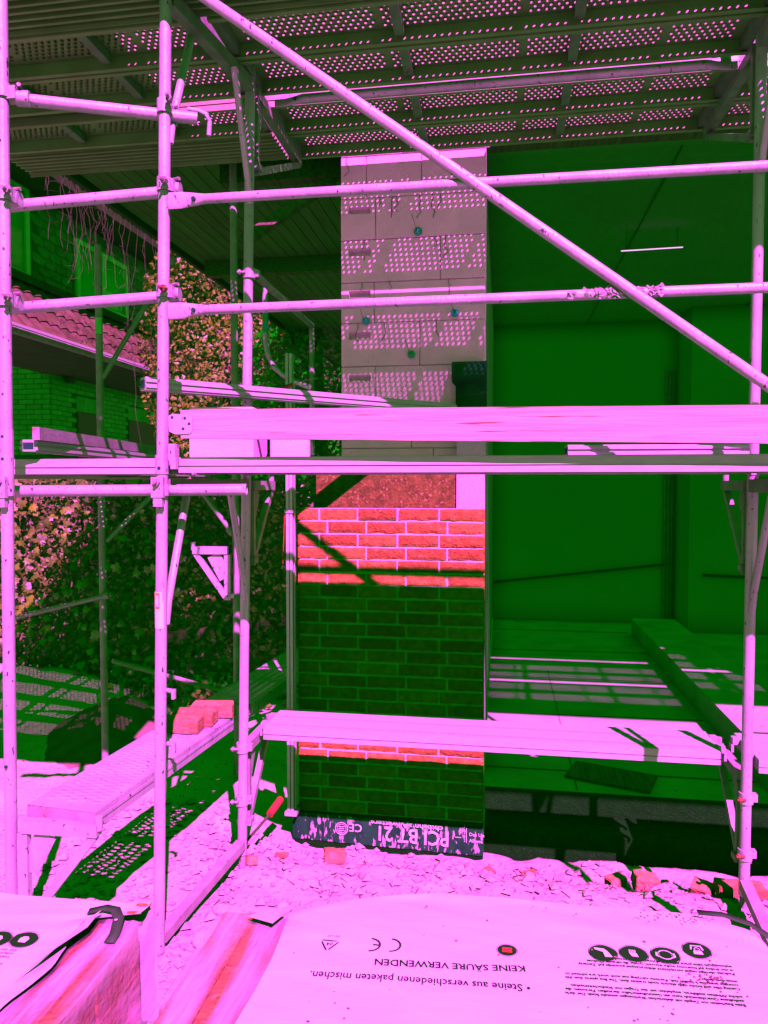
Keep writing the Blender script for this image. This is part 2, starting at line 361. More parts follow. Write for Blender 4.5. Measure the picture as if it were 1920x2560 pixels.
# aerated blocks
def block_mesh(L, H, D, grip=False, chip=False):
    m = bmesh.new(); bmesh.ops.create_cube(m, size=1.0)
    for v in m.verts: v.co = Vector((v.co.x * L, v.co.y * D, v.co.z * H))
    bmesh.ops.bevel(m, geom=list(m.edges), offset=.004, segments=1, affect='EDGES')
    if grip:
        f = min(m.faces, key=lambda q: q.calc_center_median().y)
        r = bmesh.ops.inset_region(m, faces=[f], thickness=.001)
        vs = f.verts[:]
        gx0, gx1 = -L / 2 + .05, -L / 2 + .19; gz0, gz1 = H * .13, H * .30
        for v in vs:
            v.co.x = gx0 if v.co.x < 0 else gx1; v.co.z = gz0 if v.co.z < 0 else gz1
        ex = bmesh.ops.extrude_face_region(m, geom=[f]); nv = [e for e in ex['geom'] if isinstance(e, bmesh.types.BMVert)]
        for v in nv: v.co.y += .03; v.co.x *= .97; v.co.z -= .012 if v.co.z < H * .2 else .02
        bmesh.ops.delete(m, geom=[f], context='FACES_ONLY')
    me = bpy.data.meshes.new('block'); m.to_mesh(me); m.free(); me.materials.append(M['block']); return me
BX0, BX1 = -1.013, -.104
seams = [1.70, 1.96, 2.225, 2.488, 2.746, 3.02, 3.275, 3.541, 3.80, 4.06, 4.32]
joints = [[-.6], [-.42], [-.56], [-.79], [-.508], [-.80], [-.379], [-.79], [-.85, -.5], [-.62]]
for c in range(10):
    xs_ = [BX0] + joints[c] + [BX1]
    for k in range(len(xs_) - 1):
        x0, x1 = xs_[k] + (.0015 if k else 0), xs_[k + 1] - (.0015 if k < len(xs_) - 2 else 0)
        link_mesh('block', block_mesh(x1 - x0, seams[c + 1] - seams[c] - .003, .34, grip=(k == 0 and x1 - x0 > .2)), ((x0 + x1) / 2, 4.82 + random.uniform(-.003, .003), (seams[c] + seams[c + 1]) / 2), pier)
# drips of mortar, cut grooves on the upper blocks
for i in range(16):
    x = random.uniform(-.98, -.2); z = random.choice(seams[5:10]); L = random.uniform(.05, .16)
    pts = [(x + random.uniform(-.006, .006) * q, 4.645, z - L * q / 4) for q in range(5)]
    b = MB(); b.loft([(p, .0022, .002) for p in pts], 5); b.build('mortar_run', 'joint', pier)
# wall ties with blue discs
for (x, z) in ((-.52, 3.57), (-.85, 3.03), (-.29, 3.06), (-.56, 2.81)):
    tie = MB(); tie.tube((x, 4.64, z), (x - .008, 4.58, z + .01), .0035, 6); tie.loft([((x - .008, 4.58, z + .01), .0025, .0025), ((x - .03, 4.55, z + .08), .0025, .0025)], 6)
    to = tie.build('wall_tie', 'boltm', pier)
    d = MB(); d.loft([((x, 4.636, z), .026, .026), ((x, 4.626, z), .025, .025), ((x - .002, 4.618, z), .012, .012)], 14); d.build('disc', 'blue', to)
# bitumen strip at the foot of the pier with its print
b = MB(); zs0, zs1 = -.062, -.232
n = 40
for i in range(n + 1):
    x = XL - .04 + (XR + .002 - XL + .04) * i / n
    dz = -.025 * i / n; w = .004 * noise.noise((x * 9, 0, 2))
    b.v += [(x, 4.424 + w, zs0 + dz), (x, 4.421 - w, (zs0 + zs1) / 2 + dz), (x, 4.424 + w, zs1 + dz + .008 * noise.noise((x * 25, 1, 1)))]
for i in range(n):
    for j in range(2): b.f.append((i * 3 + j, i * 3 + j + 1, i * 3 + 4 + j, i * 3 + 3 + j))
strip = b.build('bitumen_strip', 'bitumen', pier)
b = MB(); b.bx(XL - .03, XR, 4.432, 4.55, -.42, -.06); b.build('footing', 'found', pier)

# ------------------------------------------------------------------ printing helpers
def text_mesh(body, size, mtx, m, hfun=None, bold=0.0, align='LEFT'):
    cu = bpy.data.curves.new('t', 'FONT'); cu.body = body; cu.size = size; cu.align_x = align; cu.offset = bold; cu.resolution_u = 2
    ob = bpy.data.objects.new('t', cu); COL.objects.link(ob)
    dg = bpy.context.evaluated_depsgraph_get(); me = bpy.data.meshes.new_from_object(ob.evaluated_get(dg))
    COL.objects.unlink(ob); bpy.data.objects.remove(ob)
    me.transform(mtx)
    if hfun:
        for v in me.vertices: v.co.z += hfun(v.co.x, v.co.y)
    me.materials.clear(); me.materials.append(m); return me
def put_text(name, body, size, mtx, m, parent, hfun=None, bold=0.0, width=None):
    if width:
        me = text_mesh(body, size, Matrix.Identity(4), M[m], None, bold); xs_ = [v.co.x for v in me.vertices]; f = width / (max(xs_) - min(xs_))
        bpy.data.meshes.remove(me); mtx = mtx @ Matrix.Diagonal((f, 1, 1, 1))
    me = text_mesh(body, size, mtx, M[m], hfun, bold)
    o = bpy.data.objects.new(name, me); COL.objects.link(o); o.parent = parent; me.transform(Matrix.Translation(-parent_world(parent))); return o
def wallM(x, y, z, ang=0, sx=1):   # text standing on a wall that faces -Y
    return Matrix.Translation((x, y, z)) @ Matrix.Rotation(R(90), 4, 'X') @ Matrix.Rotation(R(ang), 4, 'Z') @ Matrix.Diagonal((sx, 1, 1, 1))
TL = 180 - 1.2
put_text('print', 'PCI BT 21', .128, wallM(-.296, 4.4150, -.122, TL), 'print', strip, bold=.0022, width=.43)
put_text('print', 'chtbahn »Allwetter«', .044, wallM(-.335, 4.4150, -.086, TL), 'print', strip, bold=.0009, width=.45)
put_text('print', 'CE', .07, wallM(-.835, 4.4150, -.112, TL), 'print', strip, bold=.0008)
put_text('print', 'Das Un', .03, wallM(-.178, 4.4150, -.132, -1), 'print', strip, bold=.0004)
put_text('print', 'Allwea', .03, wallM(-.178, 4.4150, -.170, -1), 'print', strip, bold=.0004)
def ring(mb, c, r0, r1, ax='xz', n=24):
    vs = []
    for k in range(n):
        a = 2 * math.pi * k / n
        for r in (r0, r1): vs.append((c[0] + r * math.cos(a), c[1], c[2] + r * math.sin(a)) if ax == 'xz' else (c[0] + r * math.cos(a), c[1] + r * math.sin(a) * .97, c[2]))
    mb.add(vs, [(2 * k, 2 * k + 1, (2 * k + 3) % (2 * n), (2 * k + 2) % (2 * n)) for k in range(n)])
b = MB(); ring(b, (-.967, 4.4150, -.145), .036, .041); ring(b, (-.967, 4.4150, -.145), .027, .030)
for q in (-.012, 0, .012): b.bx(-.985, -.949, 4.4145, 4.4155, -.147 + q, -.142 + q)
b.build('seal_print', 'print', strip)
b = MB()
for q in range(9): b.bx(-.208, -.204, 4.415, 4.416, -.075 - q * .012, -.068 - q * .012)
b.bx(-.196, -.192, 4.415, 4.416, -.175, -.085); b.bx(-.262, -.225, 4.415, 4.416, -.148, -.144)
b.build('line_print', 'print', strip)

# felt flap hanging at the right edge, curled at the top
fl = MB(); prof = [(4.600, 2.40), (4.598, 2.50), (4.594, 2.60)]
for k in range(11):
    a = R(-90 + k * 34); prof.append((4.560 - .045 * math.cos(R(k * 30)) * 0 + .055 * math.sin(a + R(90)) * -1 + .0, 2.685 + .065 * -math.cos(R(k * 31))))
for i, (y, z) in enumerate(prof): fl.v += [(-.30 + .02 * (i < 3), y - .002, z), (-.088, y, z)]
for i in range(len(prof) - 1): fl.f.append((2 * i, 2 * i + 1, 2 * i + 3, 2 * i + 2))
flo = fl.build('felt_flap', 'felt', smooth=True); tag(flo, 'dark green felt flap curled at the right edge of white block pier', 'felt')
sm = flo.modifiers.new('thick', 'SOLIDIFY'); sm.thickness = .005

# bricklayer's guide profile left of the pier
t = thing('profile_pole', 'upright slotted aluminium profile along the left edge of brick pier', 'profile', (-1.27, 4.37, 0))
b = MB(); b.bx(-1.297, -1.279, 4.355, 4.40, -.03, 2.79); b.build('rail', 'alu', t)
b = MB(); b.bx(-1.274, -1.257, 4.355, 4.40, -.03, 2.79); b.build('rail', 'alu', t)
b = MB(); b.bx(-1.2975, -1.2565, 4.378, 4.402, -.03, 2.79); b.build('web', 'alu', t)
b = MB(); b.bx(-1.252, -1.248, 4.37, 4.40, -.02, 2.6); b.build('edge_strip', 'alu', t)
b = MB(); b.bx(-1.310, -1.235, 4.34, 4.42, -.055, -.032); b.build('foot_plate', 'alu', t)
for z in (1.83, .60):
    b = MB(); b.box((-1.277, 4.352, z), (.056, .008, .02)); b.build('slider', 'steel', t)
b = MB(); b.tube((-1.306, 4.36, 1.83), (-1.316, 4.35, 1.50), .0016, 5); tag(b.build('marking_string', 'string'), 'thin red string hanging beside the upright profile', 'string')

# ================================================================== SCAFFOLD
def ringcol(mb, c, axis_, r, w, n=18):
    c = Vector(c); a = Vector(axis_).normalized(); mb.tube(c - a * w / 2, c + a * w / 2, r, n)
def coupler(parent, post, tube_dir, off, rusty=False):
    """right-angle coupler: collar round the post, collar round the tube, bolts"""
    p = Vector(post); d = Vector(tube_dir).normalized(); q = p + Vector(off)
    m = MB(); ringcol(m, p, (0, 0, 1), TR + .0065, .055); ringcol(m, q, d, TR + .006, .05)
    m.box((p + q) / 2, (.05, .05, .05))
    c = m.build('coupler', 'steel', parent, True)
    e = Vector(off).normalized(); s = e.cross(Vector((0, 0, 1))).normalized()
    bb = MB(); bb.tube(p + s * (TR + .012) - e * .02, p + s * (TR + .012) - e * .065, .008, 8); bb.tube(p + s * (TR + .012) - e * .03, p + s * (TR + .012) - e * .045, .015, 6)
    bb.build('bolt', 'rust' if rusty else 'boltm', c)
    bb = MB(); bb.tube(q + Vector((0, 0, TR + .012)) - s * .03 - e * .01, q + Vector((0, 0, TR + .012)) + s * .035 - e * .01, .008, 8); bb.build('bolt', 'boltm', c)
    return c
def post(parent, x0, x1, y, z0, z1, holes=()):
    m = MB(); m.loft([((x0, y, z0), TR, TR), ((x1, y, z1), TR, TR)], 20); o = m.build('post', 'steel', parent, True)
    return o
def frame(label, xb, xt, yo, yi, zb, inner_xb, inner_xt, outer=True):
    t = thing('scaffold', label, 'scaffold', (xb, yo, 0), 'upright scaffold frames')
    z1 = 4.45
    def X(z, a, b_): return a + (b_ - a) * z / 4.0
    post(t, xb, X(z1, xb, xt), yo, zb, z1); post(t, inner_xb, X(z1, inner_xb, inner_xt), yi, zb + .07, z1)
    for zt in (2.02, 4.03):
        xo, xi = X(zt, xb, xt), X(zt, inner_xb, inner_xt)
        m = MB(); m.beam((xo, yo + TR, zt - .03), (xi, yi - TR, zt - .03), .05, .06); m.build('transom', 'steel_dull', t)
        for (px, py, sg) in ((xo, yo, 1), (xi, yi, -1)):
            m = MB(); m.loft([((px, py + sg * .02, zt - .62), .017, .014), ((px, py + sg * .045, zt - .52), .017, .017), ((px + .004, py + sg * .24, zt - .06), .017, .017)], 12)
            m.build('knee_brace', 'steel', t, True)
        for (px, py) in ((xo, yo), (xi, yi)):   # spigot joint of the standards
            m = MB(); m.tube((px, py, zt + .02), (px, py, zt + .10), TR + .004, 20); m.build('collar', 'steel', t, True)
            m = MB(); m.tube((px, py - TR - .006, zt + .045), (px, py - TR + .002, zt + .045), .007, 10); m.build('pin_hole', 'felt', t)
    m = MB(); m.beam((xb, yo + .02, zb + .05), (inner_xb, yi - .02, zb + .13), .05, .045); m.build('base_beam', 'steel_dull', t)
    for (px, py, z) in ((xb, yo, zb), (inner_xb, yi, zb + .07)):
        m = MB(); m.tube((px, py, z - .10), (px, py, z + .02), .019, 14); m.box((px, py, z - .10), (.15, .15, .008)); m.build('base_jack', 'steel_dull', t, True)
    return t
fr = frame('scaffold frame of two posts left of brick pier, nearest post bears a torn sticker', -1.448, -1.368, 2.922, 3.652, -.02, -1.335, -1.262)
# wedge locks and toggles on the left frame
for (z) in (1.12, .89):
    m = MB(); m.tube((-1.40, 2.93, z), (-1.36, 2.915, z), .010, 8); m.box((-1.362, 2.912, z - .01), (.012, .02, .04)); m.build('toggle_pin', 'steel', fr)
# sticker remains on the front post
def cyl_patch(a0, a1, z0, z1, r, cx, cy, n=8):
    m = MB()
    for k in range(n + 1):
        a = R(a0 + (a1 - a0) * k / n)
        for z in (z0, z1): m.v.append((cx + r * math.sin(a), cy - r * math.cos(a), z))
    for k in range(n): m.f.append((2 * k, 2 * k + 2, 2 * k + 3, 2 * k + 1))
    return m
cx = -1.4195
stk = cyl_patch(-80, 50, 1.39, 1.545, TR + .0012, cx, 2.922).build('sticker', 'whitepaint', fr)
o_ = MB()
for (a0, a1, z0, z1) in ((-75, -62, 1.512, 1.54), (-62, -40, 1.520, 1.528), (-48, -38, 1.512, 1.54), (-75, -62, 1.475, 1.503), (-62, -42, 1.488, 1.497), (-25, 12, 1.532, 1.54), (3, 12, 1.478, 1.534), (-32, 12, 1.474, 1.482), (-25, -18, 1.482, 1.49)):
    p = cyl_patch(a0, a1, z0, z1, TR + .0022, cx, 2.922, 4); o_.add(p.v, p.f)
o_.build('sticker_print', 'orange', stk)
fR = frame('scaffold frame right of the opening with the cement spattered inner post', 1.13, 1.13, 2.922, 3.652, -.02, 1.150, 1.158)
for t_, x, z in ((fr, -1.328, .62), (fr, -1.333, .34), (fr, -1.274, 3.07), (fR, 1.151, .52), (fR, 1.151, .25)):
    m = MB(); ringcol(m, (x, 3.652, z), (0, 0, 1), TR + .008, .05); m.box((x + .035, 3.66, z), (.03, .03, .035)); c = m.build('clamp', 'steel', t_, True)
    bb = MB(); bb.tube((x - .01, 3.652 - TR - .006, z), (x - .05, 3.652 - TR - .014, z), .007, 8); bb.tube((x - .034, 3.652 - TR - .010, z), (x - .044, 3.652 - TR - .012, z), .013, 6); bb.build('bolt', 'boltm' if x < 0 else 'rust', c)

# --- left standing tube pole and the tubes coupled to it
t = thing('scaffold_pole', 'tall scaffold tube pole at the left edge of the picture', 'pole', (-1.99, 2.75, 0))
m = MB(); m.loft([((-2.012, 2.74, -.1), TR, TR), ((-1.958, 2.72, 4.6), TR, TR)], 20); m.build('tube', 'steel', t, True)
m = MB(); m.loft([((-1.985, 2.727, 1.99), TR + .0025, TR + .0025), ((-1.982, 2.726, 2.22), TR + .0025, TR + .0025)], 20); m.build('sleeve', 'steel', t, True)
for z in (2.02, 2.10, 2.19, 3.36, .84):
    m = MB(); x = -2.012 + .054 * z / 4.7; m.tube((x + .004, 2.727 - TR - .0045, z), (x + .004, 2.727 - TR + .004, z), .006, 10); m.build('pin_hole', 'felt', t)
def htube(name, label, p0, p1, r=TR, group=None, hollow=False):
    t = thing(name, label, 'scaffold tube', p0, group); m = MB()
    m.hollow(p0, p1, r, 20); m.build('tube', 'steel', t, True); return t
t1 = htube('scaffold_tube', 'topmost cross tube between the two left poles, with hooked end', (-1.90, 2.772, 3.545), (-1.262, 2.985, 3.525))
coupler(t1, (-1.968, 2.722, 3.56), (1, .3, 0), (.07, .03, -.02)); coupler(t1, (-1.378, 2.92, 3.55), (1, .3, 0), (0, .055, -.02))
m = MB()
pts = [(-1.30, 2.975, 3.562), (-1.255, 2.985, 3.556), (-1.222, 2.99, 3.540), (-1.212, 2.992, 3.51), (-1.216, 2.992, 3.455)]
m.loft([(p, .010, .010) for p in pts], 10); m.build('hook', 'steel', t1, True)
t2 = htube('scaffold_tube', 'cross tube between the left poles, just above the eye level window', (-2.35, 2.80, 3.13), (-1.40, 2.985, 3.232))
coupler(t2, (-1.382, 2.92, 3.235), (1, .1, 0), (.02, .055, 0)); coupler(t2, (-1.97, 2.725, 3.16), (1, .1, 0), (0, .06, 0))
t3 = htube('scaffold_tube', 'cross tube between the left poles with the rusty clamp bolt', (-2.35, 2.80, 2.712), (-1.40, 2.985, 2.795))
coupler(t3, (-1.390, 2.92, 2.80), (1, .1, 0), (.02, .055, 0), True); coupler(t3, (-1.976, 2.725, 2.74), (1, .1, 0), (0, .06, 0))
t4 = htube('scaffold_tube', 'lowest cross tube of the left poles, right under the lower deck', (-2.45, 2.80, 1.965), (-1.06, 2.985, 1.975))
for (px, py) in ((-1.405, 2.91), (-1.986, 2.722)):
    c = MB(); ringcol(c, (px, py, 1.975), (0, 0, 1), TR + .0065, .05); c.box((px, py - .034, 1.985), (.052, .02, .085)); c.box((px, py - .03, 1.925), (.04, .02, .04)); co = c.build('coupler', 'steel', t4, True)
    c = MB(); c.tube((px, py - .04, 2.005), (px, py - .07, 2.005), .008, 8); c.tube((px, py - .046, 2.005), (px, py - .056, 2.005), .016, 6); c.build('bolt', 'boltm', co)

# --- guard rails with flattened ends, diagonal, inner tube
def flatrail(name, label, p0, p1, r=.0195, group=None, cat='guard rail', m_='steel'):
    t = thing(name, label, cat, p0, group)
    a, b_ = Vector(p0), Vector(p1); d = (b_ - a); L = d.length; d /= L
    sec = [(a, .006, .034), (a + d * .055, .006, .034), (a + d * .10, .011, .028), (a + d * .16, r, r), (b_ - d * .16, r, r), (b_ - d * .1, .011, .028), (b_ - d * .05, .006, .034), (b_, .006, .034)]
    m = MB(); m.loft(sec, 18); o = m.build('tube', m_, t, True)
    e = MB(); q = a + d * .115; e.tube(q + Vector((0, -.012, -.003)), q + Vector((0, -.0215, -.003)), .009, 10); e.build('rivet_hole', 'felt', t)
    return t
flatrail('guard_rail', 'upper guard rail running in front of the white block pier', (-1.355, 2.900, 3.160), (1.13, 2.895, 3.146), group='guard rails over the lower deck')
flatrail('guard_rail', 'lower guard rail with a crust of cement across the dark opening', (-1.36, 2.900, 2.712), (1.13, 2.895, 2.712), group='guard rails over the lower deck')
cr = MB()
for i in range(90):
    x = .18 + random.betavariate(3, 1.6) * .42; a = random.uniform(-.9, 1.1); r = .0195
    cr.box((x, 2.896 - r * math.cos(a) * 1.0, 2.712 + r * math.sin(a)), (random.uniform(.008, .03), .006, random.uniform(.006, .014)), (random.random(), random.random(), random.random()))
tag(cr.build('cement_crust', 'mortar', kind='stuff'), 'rough crust of dried cement on the lower guard rail', 'cement')
flatrail('diagonal_brace', 'long diagonal brace falling from the upper left to the right edge', (-1.36, 2.878, 4.075), (1.13, 2.872, 2.225), .0215, cat='brace')
flatrail('ledger_tube', 'sunlit thin tube under the perforated upper deck', (-1.20, 3.866, 4.034), (1.12, 3.866, 4.034), .025, cat='tube')

# --- perforated steel planks
def perf_plank(L, W, pitch=.0345, rowp=.0285, rows=8, slot=False, D=.065):
    """sheet at z=0 with real holes, folded sides and lips, cross ribs; along +X from 0 to L, y from 0 to W"""
    m = MB(); yb = (W - rows * rowp) / 2; xm = .06
    n = int((L - 2 * xm) / pitch); xm = (L - n * pitch) / 2
    for r in range(rows):
        y0 = yb + r * rowp; y1 = y0 + rowp; off = (pitch / 2 if r % 2 else 0); cnt = n - (1 if r % 2 else 0)
        xs0 = xm + off
        if r % 2:
            for xa, xb_ in ((xm, xs0), (xs0 + cnt * pitch, xm + n * pitch)): m.add([(xa, y0, 0), (xb_, y0, 0), (xb_, y1, 0), (xa, y1, 0)], [(0, 1, 2, 3)])
        for c in range(cnt):
            x0 = xs0 + c * pitch; x1 = x0 + pitch; cxx, cy = (x0 + x1) / 2, (y0 + y1) / 2
            if not slot and (c % 19 == 18):   # the band over a stiffener has no holes
                m.add([(x0, y0, 0), (x1, y0, 0), (x1, y1, 0), (x0, y1, 0)], [(0, 1, 2, 3)]); continue
            out = [(x1, cy), (x1, y1), (cxx, y1), (x0, y1), (x0, cy), (x0, y0), (cxx, y0), (x1, y0)]
            if slot: rx, ry = pitch * .27, rowp * .37
            elif (c + r) % 2: rx, ry = .0074, .0074
            else: rx, ry = .0062, .0090
            hol = [(cxx + rx * math.cos(k * math.pi / 4), cy + ry * math.sin(k * math.pi / 4)) for k in range(8)]
            o = len(m.v)
            m.v += [(x, y, 0) for x, y in out] + [(x, y, .003 if not slot else .004) for x, y in hol] + [(x, y, -.004) for x, y in hol]
            for k in range(8):
                k2 = (k + 1) % 8
                m.f.append((o + k, o + k2, o + 8 + k2, o + 8 + k)); m.f.append((o + 8 + k, o + 8 + k2, o + 16 + k2, o + 16 + k))
    def flat(x0, x1, y0, y1): m.add([(x0, y0, 0), (x1, y0, 0), (x1, y1, 0), (x0, y1, 0)], [(0, 1, 2, 3)])
    flat(0, L, 0, yb); flat(0, L, W - yb, W); flat(0, xm, yb, W - yb); flat(L - xm, L, yb, W - yb)
    return m
def plank_proto(L, W, m_='deck', **k):
    root = thing('deck_plank', 'x', 'deck plank', (0, 0, 0))
    perf_plank(L, W, **k).build('perforated_sheet', m_, root)
    D = .075
    for y, s in ((0, 1), (W, -1)):
        m = MB(); m.bx(0, L, min(y, y - s * -.003), max(y, y + s * .003), -D, -.0005); m.bx(0, L, min(y + s * .0035, y + s * .025), max(y + s * .0035, y + s * .025), -D, -D + .003)
        m.bx(0, L, min(y - s * .004, y), max(y - s * .004, y), -.040, -.026)
        m.build('side_flange', m_, root)
    for q in (.335, .665):
        m = MB(); m.bx(L * q - .022, L * q + .022, .028, W - .028, -.05, -.006); m.build('cross_rib', 'steel_dull', root)
    for x in (0, L - .04):
        m = MB(); m.bx(x, x + .04, .004, W - .004, -.06, -.002); m.build('end_cap', 'steel_dull', root)
    return root
LB = 2.43
pl = plank_proto(LB, .318, rows=9)
ZU = 4.105
ups = [(3.15, 'outermost perforated plank of the upper deck over the opening'), (3.482, 'second perforated plank of the upper deck, above the sunlit tube'),
       (3.915, 'third perforated plank of the upper deck, right behind the sunlit tube'), (4.25, 'innermost perforated plank of upper deck, nearest the block pier')]
first = True
for y, lab in ups:
    o = pl if first else copy_tree(pl); first = False
    o.location = (-1.285, y, ZU); tag(o, lab, 'deck plank', 'perforated planks of the upper deck')
pl2 = plank_proto(1.775, .318, rows=9); first = True
for y, lab in ((3.15, 'outermost perforated plank at upper left behind the poles'), (3.482, 'second perforated plank at the upper left'), (3.905, 'innermost perforated plank at the upper left, beside grooved plank')):
    o = pl2 if first else copy_tree(pl2); first = False; o.location = (-3.10, y, ZU); tag(o, lab, 'deck plank', 'perforated planks of the upper left deck')
m = MB(); m.bx(-3.08, -1.80, 3.20, 4.55, ZU + .006, ZU + .022); tag(m.build('shade_sheet', 'wood_dark'), 'plywood sheet added to keep sun off the perforated planks at upper left', 'shading')  # unseen sheet, added to shade the planks and the hedge beyond
for k, lab in enumerate(('first', 'second', 'third', 'fourth')):
    o = copy_tree(pl2); o.location = (-3.66, 3.31 + k * .33, 2.105); tag(o, lab + ' perforated plank behind the front one of the lower left deck', 'deck plank', 'perforated planks of the lower left deck')
# the scaffold goes on to the right, out of the picture; its planks throw the stripes on the room floor
for y, lab in zip((3.15, 3.482, 3.915, 4.25), ('outermost', 'second', 'third', 'innermost')):
    o = copy_tree(pl); o.location = (1.175, y, ZU); tag(o, lab + ' perforated plank of next scaffold bay beyond the right edge', 'deck plank', 'perforated planks of the next bay')
    o = copy_tree(pl); o.location = (3.63, y, ZU); tag(o, lab + ' perforated plank of the farthest bay beyond the right edge', 'deck plank', 'perforated planks of the farthest bay')
# grooved solid plank at the inner edge of the left deck
def grooved_plank(name, label, x0, x1, y0, y1, ztop, D=.055, m_='deck', cat='deck plank', group=None, ribs=False):
    t = thing(name, label, cat, (x0, y0, ztop), group); m = MB(); m.bx(x0, x1, y0, y1, ztop - .02, ztop); m.build('top_sheet', m_, t)
    k = 0; y = y0 + .02
    while y < y1 - .02:
        m = MB(); m.bx(x0, x1, y, y + .014, ztop - D, ztop - .0205); m.build('groove_rib', m_, t); y += .045
    for ya, yb_ in ((y0, y0 + .004), (y1 - .004, y1)):
        m = MB(); m.bx(x0, x1, ya, yb_, ztop - D - .015, ztop - .0205); m.build('side_flange', m_, t)
    return t
grooved_plank('deck_plank', 'grooved solid plank at inner edge of upper left deck', -3.1, -1.33, 4.25, 4.56, ZU)
grooved_plank('deck_plank', 'grooved solid plank at the very top edge of the picture', -3.1, 1.2, 2.76, 3.135, ZU)
m = MB(); m.bx(-3.1, 1.2, 2.725, 2.75, ZU - .02, ZU + .16); tag(m.build('toe_board', 'wood'), 'toe board on the outer edge of the upper deck', 'toe board')
m = MB(); m.bx(-.08, 6.0, 4.575, 4.765, ZU - .03, ZU - .004); tag(m.build('sun_stop_board', 'wood_dark'), 'added board that stops sun between upper deck and house over the opening', 'board')  # added to close the gap where sun reached the room floor
# deck brackets (triangular consoles)
def bracket(label, x, y, z, ln, dr, h=.42, m_='steel_dull'):
    """top arm from (x,y) along dr, upright on the post and a strut"""
    t = thing('deck_bracket', label, 'bracket', (x, y, z - h), 'triangular deck brackets'); d = Vector(dr).normalized()
    p = Vector((x, y, z)) + d * .04; e = p + d * ln
    m = MB(); m.beam(p, e, .045, .05); m.build('arm', m_, t)
    m = MB(); m.beam(p + Vector((0, 0, -.03)), p + Vector((0, 0, -h)), .045, .03); m.build('upright', m_, t)
    m = MB(); m.beam(e + Vector((0, 0, -.026)) - d * .02, p + Vector((0, 0, -h + .02)) + d * .016, .03, .035); m.build('strut', m_, t)
    m = MB(); m.beam(p + d * .10 + Vector((0, 0, -.031)), p + d * .016 + Vector((0, 0, -.19)), .006, .09); m.build('gusset', m_, t)
    m = MB(); m.box(p - d * .015 + Vector((0, 0, -h + .03)), (.075, .06, .03)); m.tube(p + Vector((0, -.05, -h + .03)), p + Vector((0, .0, -h + .03)), .012, 8); m.build('clamp_jaw', m_, t)
    m = MB(); m.tube(e + Vector((0, 0, .0)), e + Vector((0, 0, .055)), .016, 10); m.build('spigot', m_, t, True)
    return t
bracket('deck bracket under the upper deck beside the left inner post', -1.262, 3.675, 4.01, .84, (0, 1, 0))
bracket('deck bracket under the upper deck beside the right inner post', 1.157, 3.675, 4.01, .84, (0, 1, 0))
bracket('deck bracket under the lower deck on the right post', 1.155, 3.675, 1.99, .36, (0, 1, 0))
bracket('deck bracket under the lower deck on the post left of the pier', -1.298, 3.675, 1.99, .36, (0, 1, 0))
bracket('deck bracket carrying the right end of the low bench plank', 1.150, 3.675, .60, .38, (0, 1, 0))
bracket('deck bracket carrying the left end of the low bench plank', -1.330, 3.675, .60, .38, (0, 1, 0))
bracket('sunlit triangular bracket on a rear post, left of the pier', -1.80, 4.80, 1.545, .24, (-1, -.1, 0), .34, 'steel')
bracket('bracket near the bottom left that carries the perforated bench plank', -1.985, 2.735, .585, .33, (1, .03, 0), .42, 'steel')

# --- lower deck: planks seen on edge, aluminium-capped
def solid_plank(label, x0, x1, y0, y1, z, group, m_='alu', chev=False, name='deck_plank', D=.066):
    t = thing(name, label, 'plank', (x0, y0, z), group)
    m = MB(); m.bx(x0, x1, y0, y1, z - .012, z); m.build('top_sheet', m_, t)
    for ya, s in ((y0, 1), (y1, -1)):
        a, b_ = sorted((ya, ya + s * .012)); m = MB(); m.bx(x0, x1, a, b_, z - D, z - .0125); m.build('side_profile', m_, t)
        a, b_ = sorted((ya - s * .006, ya)); m = MB(); m.bx(x0, x1, a, b_, z - .036, z - .002); m.build('upper_bead', m_, t)
        m = MB(); m.bx(x0, x1, a, b_, z - D, z - .042); m.build('lower_bead', m_, t)
    k = 5
    for i in range(1, k):
        y = y0 + (y1 - y0) * i / k; m = MB(); m.bx(x0 + .01, x1 - .01, y - .006, y + .006, z - D + .006, z - .0125); m.build('under_rib', 'wood_dark' if not chev else m_, t)
    for x in (x0, x1 - .02):
        m = MB(); m.bx(x, x + .02, y0 + .013, y1 - .013, z - D + .004, z - .0125); m.build('end_cap', 'steel', t)
        for yy in (y0 + .06, y1 - .10):
            m = MB(); s = -1 if x == x0 else 1; xe = x + (0 if s < 0 else .02)
            m.bx(min(xe, xe + s * .035), max(xe, xe + s * .035), yy, yy + .04, z - .03, z + .004); m.bx(min(xe + s * .03, xe + s * .042), max(xe + s * .03, xe + s * .042), yy, yy + .04, z - .07, z - .03); m.build('claw', 'steel', t)
    if chev:
        m = MB(); n = int((x1 - x0 - .08) / .022)
        for r in range(4):
            for i in range(n):
                yy = y0 + .045 + r * (y1 - y0 - .09) / 3; xx = x0 + .04 + i * .022; a = R(35 if r % 2 else -35)
                m.box((xx, yy, z + .0012), (.042, .0045, .0026), (0, 0, a))
        m.build('tread_ribs', m_, t, kind='stuff')
    return t
solid_plank('front plank of the lower deck, a bright band on edge at eye level', -1.345, 1.16, 2.952, 3.272, 2.112, 'planks of the lower deck', 'alu')
solid_plank('innermost plank of the lower deck, nearest the brick pier', -1.225, 1.10, 3.535, 3.770, 2.112, 'planks of the lower deck', 'alu')
solid_plank('rear plank of the lower deck, hidden behind the front one', -1.345, 1.16, 3.285, 3.525, 2.112, 'planks of the lower deck', 'alu')
solid_plank('lower deck plank to the left of the front pole', -3.8, -1.385, 2.975, 3.28, 2.108, 'planks of the lower deck', 'alu')
solid_plank('front lower deck plank of the next bay beyond the right edge', 1.19, 6.0, 2.952, 3.272, 2.112, 'planks of the lower deck', 'alu')
